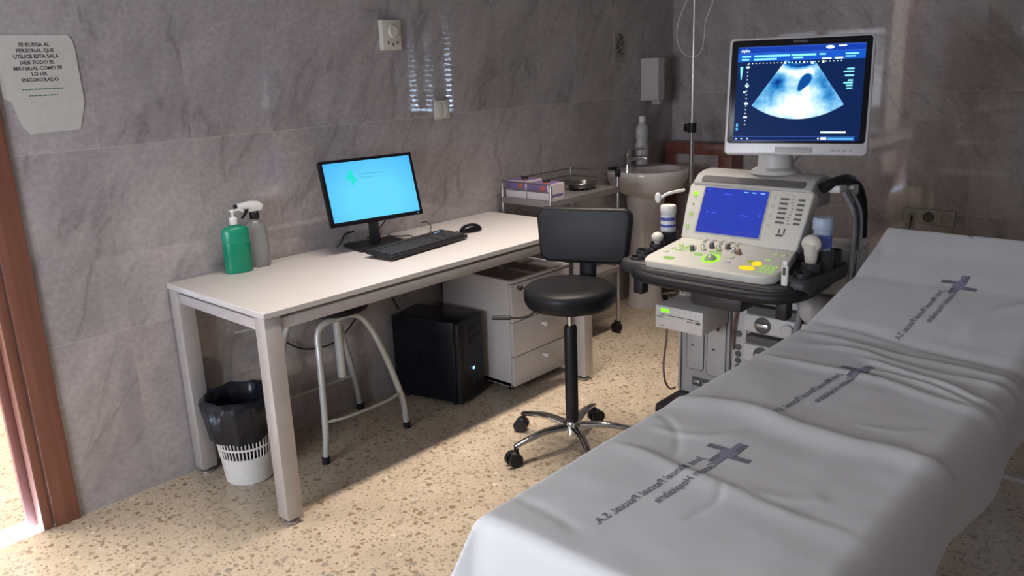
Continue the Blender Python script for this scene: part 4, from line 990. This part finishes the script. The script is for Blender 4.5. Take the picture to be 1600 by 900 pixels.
def rects(lst, mi, z0=Z0, z1=Z1):
    SB.mi = mi
    for x0, y0, x1, y1 in lst: SB.box((x0, y0, z0), (x1, y1, z1))
rects([(-.199, .143, .202, .164)], sm(scol('us_blue_a', (.006, .05, .42), 1.0)))
rects([(-.199, .116, .202, .143)], sm(scol('us_blue_b', (.008, .10, .60), 1.0)))
rects([(-.199, .1425, .202, .1437), (-.199, .163, .202, .1643), (-.199, -.134, .190, -.1328), (-.199, -.1465, .190, -.1453)], sm(scol('us_line', (.06, .16, .75), 1.0)), Z1, .0015)
mk = sm(scol('us_text', (.25, .85, 1.0), 1.15)); mkw = sm(scol('us_white', (.8, 1.0, 1.0), 1.25)); mkb = sm(scol('us_dimtext', (.10, .45, .85), 1.0))
rects([(-.186, .130, -.156, .136), (-.186, .121, -.162, .126), (-.146, .130, -.03, .1365), (-.026, .130, .052, .1365), (-.146, .120, -.072, .126), (-.02, .122, .012, .127), (.062, .131, .082, .136), (.142, .130, .182, .135), (.142, .122, .172, .126)], mk, Z1, .0016)
SB.mi = mkw; text(SB, 'Aplio', (-.190, .1475, .0013), (1, 0, 0), (0, 1, 0), size=.014, bold=.015)
SB.prism([(.012 * math.cos(a) * 1.1 + .094, .155 + .0055 * math.sin(a)) for a in [i * PI / 8 for i in range(16)]], .0005, (0, 0, Z1), (1, 0, 0), (0, 1, 0)); SB.box((.120, .156, Z1), (.144, .1605, .0016))
dots = [(-.163 + k * .0117, .1085, -.160 + k * .0117, .1115) for k in range(26)]
dots += [(-.166 + 0 * k, .105 - k * .0125, -.1625, .1085 - k * .0125) for k in range(17)]
dots += [(-.170, .096, -.158, .101), (-.170, .034, -.158, .040), (-.175, .012, -.168, .018), (-.170, -.026, -.157, -.019), (-.170, -.071, -.158, -.065), (-.048, .106, -.041, .113), (.012, .106, .019, .113), (.072, .106, .079, .113), (.038, .103, .046, .110), (.07, .117, .10, .121), (.110, .117, .135, .122)]
rects(dots, mkw, Z0, .0014)
rects([(.150, .082, .172, .087), (.140, .073, .172, .078), (.145, .060, .172, .065), (.155, .045, .170, .050), (.142, .037, .170, .042), (.150, .028, .170, .033), (.152, .020, .170, .024)], mk, Z0, .0014)
rects([(.082, -.122, .160, -.1165), (.084, -.1435, .102, -.1355), (.074, -.142, .079, -.137), (-.193, -.142, -.187, -.139), (-.175, -.142, -.170, -.138), (-.155, -.142, -.150, -.138)], mkw, Z1, .0017)
rects([(-.193, -.100, -.186, -.090), (-.193, -.112, -.186, -.104), (.105, -.144, .185, -.136)], mkb, Z0, .0014)
SB.mi = mk; SB.prism([(-.190, .100), (-.180, .100), (-.1835, .058), (-.1865, .058)], .0006, (0, 0, Z0), (1, 0, 0), (0, 1, 0))
us_s = SB.build('monitor_screen', SM, us)
# scan fan : the picture shown by the display, as vertex colours driving emission
def fan():
    ap = Vector((.002, .1816)); A0, A1 = R(-90 - 34.8), R(-90 + 34.8); r0, r1 = .076, .257
    na, nr = 120, 90; vs = []; fs = []; cols = []
    for i in range(na + 1):
        a = A0 + (A1 - A0) * i / na
        for j in range(nr + 1):
            r = r0 + (r1 - r0) * j / nr; x = ap.x + r * math.cos(a); y = ap.y + r * math.sin(a)
            vs.append(ux_ @ Vector((x, y, .0012)))
            t = j / nr; s = i / na
            v = .66 + .26 * noise.noise(Vector((x * 26, y * 30, 2))) + .12 * noise.noise(Vector((x * 80, y * 90, 5)))
            v += .55 * math.exp(-((t - .78) / .30) ** 2) * math.exp(-((s - .50) / .33) ** 2)
            v += .55 * math.exp(-((t - .18) / .07) ** 2) * (1 if s < .85 else .4) + .6 * math.exp(-(((s - .62) / .05) ** 2)) * math.exp(-((t - .45) / .25) ** 2)
            v -= .62 * math.exp(-((t - .04) / .05) ** 2)
            v -= .40 * math.exp(-((s - .12) / .13) ** 2) * math.exp(-((t - .55) / .3) ** 2) + .45 * math.exp(-((s - .92) / .12) ** 2) * math.exp(-((t - .6) / .35) ** 2)
            v -= .35 * math.exp(-(((x + .055) / .018) ** 2 + ((y - .048) / .024) ** 2))
            # dark vesicle
            ca, sa = math.cos(R(58)), math.sin(R(58)); dx, dy = x - .020, y - .044
            e = ((dx * ca + dy * sa) / .031) ** 2 + ((-dx * sa + dy * ca) / (.0150 + .004 * (dx * ca + dy * sa) / .03)) ** 2
            if e < 1.35: v = v * max(0, min(1, (e - .85) / .5)) + .12 * (1 - max(0, min(1, (e - .85) / .5)))
            v = max(.06, min(1.25, v))
            cols.append((max(0, v ** 2.6 * .80 - .01), v ** 1.25 * 1.0, min(1.3, v ** .6 * 1.15)))
    for i in range(na):
        for j in range(nr): k = i * (nr + 1) + j; fs.append((k, k + 1, k + nr + 2, k + nr + 1))
    me = bpy.data.meshes.new('scan_image'); off = base_of(us_s); me.from_pydata([p - off for p in vs], [], fs); me.update()
    ca_ = me.color_attributes.new('scan', 'FLOAT_COLOR', 'POINT')
    for k, c in enumerate(cols): ca_.data[k].color = (*c, 1)
    m = bpy.data.materials.new('scan_display'); m.use_nodes = True; nt = m.node_tree; p = pr(m); p.inputs['Base Color'].default_value = (.004, .004, .004, 1); p.inputs['Specular IOR Level'].default_value = .08
    at = nd(nt, 'ShaderNodeVertexColor'); at.layer_name = 'scan'; nt.links.new(at.outputs[0], p.inputs['Emission Color']); p.inputs['Emission Strength'].default_value = 1.0
    me.materials.append(m); o = bpy.data.objects.new('scan_image', me); col.objects.link(o); o.parent = us_s
fan()
# handle arch and cables on the right flank
b = MB(); b.tube([(1.46, -1.74, 1.000), (1.50, -1.775, 1.020), (1.57, -1.79, 1.018), (1.64, -1.795, .975), (1.685, -1.795, .90), (1.70, -1.795, .80)], .022, 14, 6, flat=.8); b.build('rear_handle', M_black, us)
b = MB()
b.box((1.47, -1.80, .985), (1.53, -1.755, 1.012), .008); b.box((1.545, -1.815, .965), (1.60, -1.775, 1.005), .008); b.cyl((1.53, -1.785, .995), (1.56, -1.785, .990), .010); b.build('cable_clamp', M_usl, us)
for k, (dx, dy) in enumerate(((0, 0), (.020, .004), (.045, -.006), (.065, .006))):
    b = MB(); b.tube([(1.50 + dx, -1.80 + dy, .99), (1.52 + dx, -1.832 + dy, .90), (1.50 + dx * .8, -1.842 + dy, .75), (1.47 + dx * .6, -1.850 + dy, .60), (1.44 + dx, -1.845 + dy, .45), (1.46, -1.84 + dy, .30)], .0075 if k < 3 else .005, 10, 8)
    b.build('hanging_cable', M_cableg, us)
b = MB(); b.tube([(1.42, -1.245, .965), (1.36, -1.215, .958), (1.34, -1.190, .940)], .006, 8, 5); b.lathe([(.0, -.008), (.009, -.006), (.012, 0), (.009, .006), (0, .008)], (1.335, -1.186, .943), 20, axis=(.9, .3, 0), sy=1.7); b.build('cable_hook', M_whitep, us)
for pts_, m_, r_ in (([(1.30, -1.44, .68), (1.42, -1.40, .60), (1.47, -1.37, .52), (1.49, -1.36, .42)], M_cableb, .006), ([(1.40, -1.50, .68), (1.47, -1.455, .58), (1.475, -1.435, .45), (1.49, -1.43, .36)], M_cableb, .005), ([(1.36, -1.66, .69), (1.43, -1.70, .60), (1.44, -1.69, .50), (1.45, -1.67, .49)], M_cableg, .010)):
    b = MB(); b.tube(pts_, r_, 10, 6); b.build('console_cable', m_, us)
b = MB(); b.ball((1.40, -1.76, .60), .045, .045, .055); b.build('cable_bundle', M_usg, us)
# things in the holders
g1 = thing('gel_bottle', 'white bottle with blue bands in the left holder of the ultrasound machine', 'bottle', (1.42, -1.178, .747))
MB().lathe([(0, 0), (.026, .001), (.028, .005), (.028, .125), (.025, .130)], (1.42, -1.178, .747), 28).build('bottle', mat('bottle_pale', (.58, .60, .64), .4), g1)
for z0, z1 in ((.075, .085), (.100, .112)): MB().lathe([(.0284, z0), (.0286, z0 + .001), (.0286, z1), (.0284, z1)], (1.42, -1.178, .747), 28).build('label_band', M_blue, g1)
MB().lathe([(.029, .126), (.030, .128), (.030, .150), (.027, .156), (0, .157)], (1.42, -1.178, .747), 28).build('cap', M_whitep, g1)
g2 = thing('gel_bottle', 'pale blue bottle with dark blue print in the right holder of the ultrasound machine', 'bottle', (1.36, -1.795, .757))
mb_ = mat('bottle_blue_pale', (.36, .43, .55), .4)
MB().lathe([(0, 0), (.028, .001), (.029, .005), (.029, .120), (.026, .128)], (1.36, -1.795, .757), 28).build('bottle', mb_, g2)
MB().lathe([(.0292, .070), (.0295, .071), (.0295, .112), (.0292, .113)], (1.36, -1.795, .757), 28).build('label_band', mat('blue_mix', (.10, .15, .50), .5), g2)
MB().lathe([(.031, .128), (.033, .131), (.033, .160), (.029, .168), (0, .170)], (1.36, -1.795, .757), 28).build('cap', mb_, g2)
p1 = thing('ultrasound_probe', 'rounded white probe head standing in the right holder in front of the pale blue bottle', 'ultrasound probe', (1.29, -1.790, .747))
MB().tube([(1.29, -1.79, .748), (1.288, -1.79, .79), (1.287, -1.79, .82), (1.286, -1.79, .85)], [.014, .026], 16, 4).ball((1.286, -1.79, .850), .020, .032, .030).build('probe', M_cream, p1)
p2 = thing('ultrasound_probe', 'slim white probe standing at the front right corner of the console', 'ultrasound probe', (1.149, -1.768, .739))
MB().box((1.142, -1.779, .739), (1.156, -1.757, .805), .006, 3).box((1.144, -1.776, .805), (1.154, -1.760, .820), .003).build('probe', M_whitep, p2)
MB().box((1.1405, -1.773, .775), (1.143, -1.763, .800), .001).build('probe_label', M_groove, p2)
p3 = thing('ultrasound_probe', 'small round white probe in the left holder of the ultrasound machine', 'ultrasound probe', (1.335, -1.185, .742))
MB().cyl((1.335, -1.185, .742), (1.335, -1.185, .785), .012).ball((1.335, -1.185, .795), .023, .023, .020).build('probe', M_cream, p3)
# small device box under the console
dv = thing('device_box', 'small white device box with a green light fixed under the ultrasound console', 'device', (1.40, -1.30, .455))
b = MB(); b.box((1.30, -1.402, .456), (1.4935, -1.200, .546), .006); b.build('case', mat('device_white', (.66, .63, .61), .45), dv)
b = MB(); b.box((1.2985, -1.262, .522), (1.3005, -1.225, .536), .001); b.build('green_light', M_gled, dv)
b = MB(); b.box((1.2990, -1.385, .510), (1.3005, -1.225, .5125)); b.box((1.2988, -1.392, .497), (1.3005, -1.372, .506)); b.build('front_marks', M_groove, dv)
b = MB()
for k in range(4): b.box((1.2985, -1.300 - k * .024, .523), (1.3005, -1.284 - k * .024, .534), .002)
b.build('button', M_whitep, dv)
b = MB(); text(b, 'TOSHIBA', (1.2988, -1.205, .498), (0, -1, 0), (0, 0, 1), size=.008) if False else b.box((1.2990, -1.236, .499), (1.3004, -1.208, .504)); b.box((1.2990, -1.366, .499), (1.3004, -1.335, .504)); b.box((1.2990, -1.238, .466), (1.3004, -1.220, .469)); b.build('printed_name', mat('mark_grey', (.30, .29, .28), .6), dv)
b = MB(); b.tube([(1.33, -1.235, .456), (1.325, -1.235, .40), (1.34, -1.215, .30), (1.40, -1.185, .20), (1.47, -1.165, .14), (1.52, -1.160, .128)], .004, 8, 8)
tag(b.build('device_cable', M_cableb), 'brown cable dropping from the small white device box to the machine base', 'cable')

# ================================================================== DRIP STAND
pl = thing('drip_stand', 'thin steel drip stand pole rising behind the ultrasound machine', 'drip stand', (2.30, -.745, 0))
PX, PY = 2.90, -.408
pl.location = (PX, PY, 0)
MB().cyl((PX, PY, .06), (PX, PY, 1.04), .0125, n=18).build('lower_pole', M_chrome, pl)
MB().cyl((PX, PY, 1.03), (PX, PY, 2.1), .0090, n=16).build('upper_pole', mat('pole_satin', (.62, .60, .58), .3, .5), pl)
MB().cyl((PX, PY, 1.028), (PX, PY, 1.078), .024, n=18).box((PX - .022, PY + .0, 1.032), (PX + .010, PY + .042, 1.074), .004).build('clamp', M_black, pl)
b = MB(); b.tube([(PX, PY - .10, 2.11), (PX, PY - .09, 2.08), (PX, PY, 2.09), (PX, PY + .09, 2.08), (PX, PY + .10, 2.11)], .004, 8, 5); b.build('hook', M_chrome, pl)
for k in range(5):
    a = R(20 + 72 * k); q = Vector((math.cos(a), math.sin(a), 0)); P0 = Vector((PX, PY, 0))
    lg = MB().tube([P0 + Vector((0, 0, .085)), P0 + q * .09 + Vector((0, 0, .080)), P0 + q * .17 + Vector((0, 0, .058))], .010, 10, 4).build('base_leg', M_chrome, pl)
    t_ = Vector((-q.y, q.x, 0)); MB().cyl(P0 + q * .165 + t_ * .008 + Vector((0, 0, .024)), P0 + q * .165 - t_ * .008 + Vector((0, 0, .024)), .024, n=18).build('caster', M_black, lg)
b = MB(); b.tube([(PX, PY + .004, 1.80), (PX, PY + .035, 1.755), (PX, PY + .085, 1.66), (PX, PY + .108, 1.56), (PX, PY + .080, 1.475), (PX, PY + .030, 1.440), (PX - .004, PY - .022, 1.440), (PX - .010, PY - .055, 1.47), (PX, PY - .065, 1.55), (PX, PY - .07, 1.62), (PX, PY - .13, 1.76), (PX, PY - .16, 1.86)], .0032, 8, 8)
tag(b.build('infusion_tube', mat('tube_ivory', (.60, .56, .48), .4)), 'pale tube looped beside the top of the drip stand', 'tube')
# ================================================================== SOCKET STRIP on far wall
so = thing('socket_strip', 'beige triple socket plate on the far wall above the head of the couch', 'socket plate', (3.345, -1.56, .545))
MB().box((XF - .012, -1.685, .545), (XF - .0005, -1.438, .622), .003).build('plate', mat('socket_beige', (.36, .35, .31), .45), so)
for y, m_ in ((-1.478, M_cream), (-1.560, M_groove), (-1.642, M_cream)):
    g = MB().lathe([(.027, 0), (.027, .003), (.022, .003), (.020, .0005), (0, .0005)], (XF - .012, y, .584), 24, axis=(-1, 0, 0)).build('socket', mat('sock', (.30, .29, .26), .5) if m_ is M_cream else M_groove, so)
MB().box((XF - .022, -1.483, .562), (XF - .012, -1.474, .590), .002).build('plug_pin', M_black, so)
b = MB(); b.tube([(XF - .02, -1.478, .565), (XF - .03, -1.478, .50), (XF - .03, -1.47, .30), (XF - .06, -1.45, .05), (XF - .25, -1.44, .008)], .004, 8, 6)
tag(b.build('socket_cable', M_cable), 'black cable dropping from the left socket of the far wall plate', 'cable')
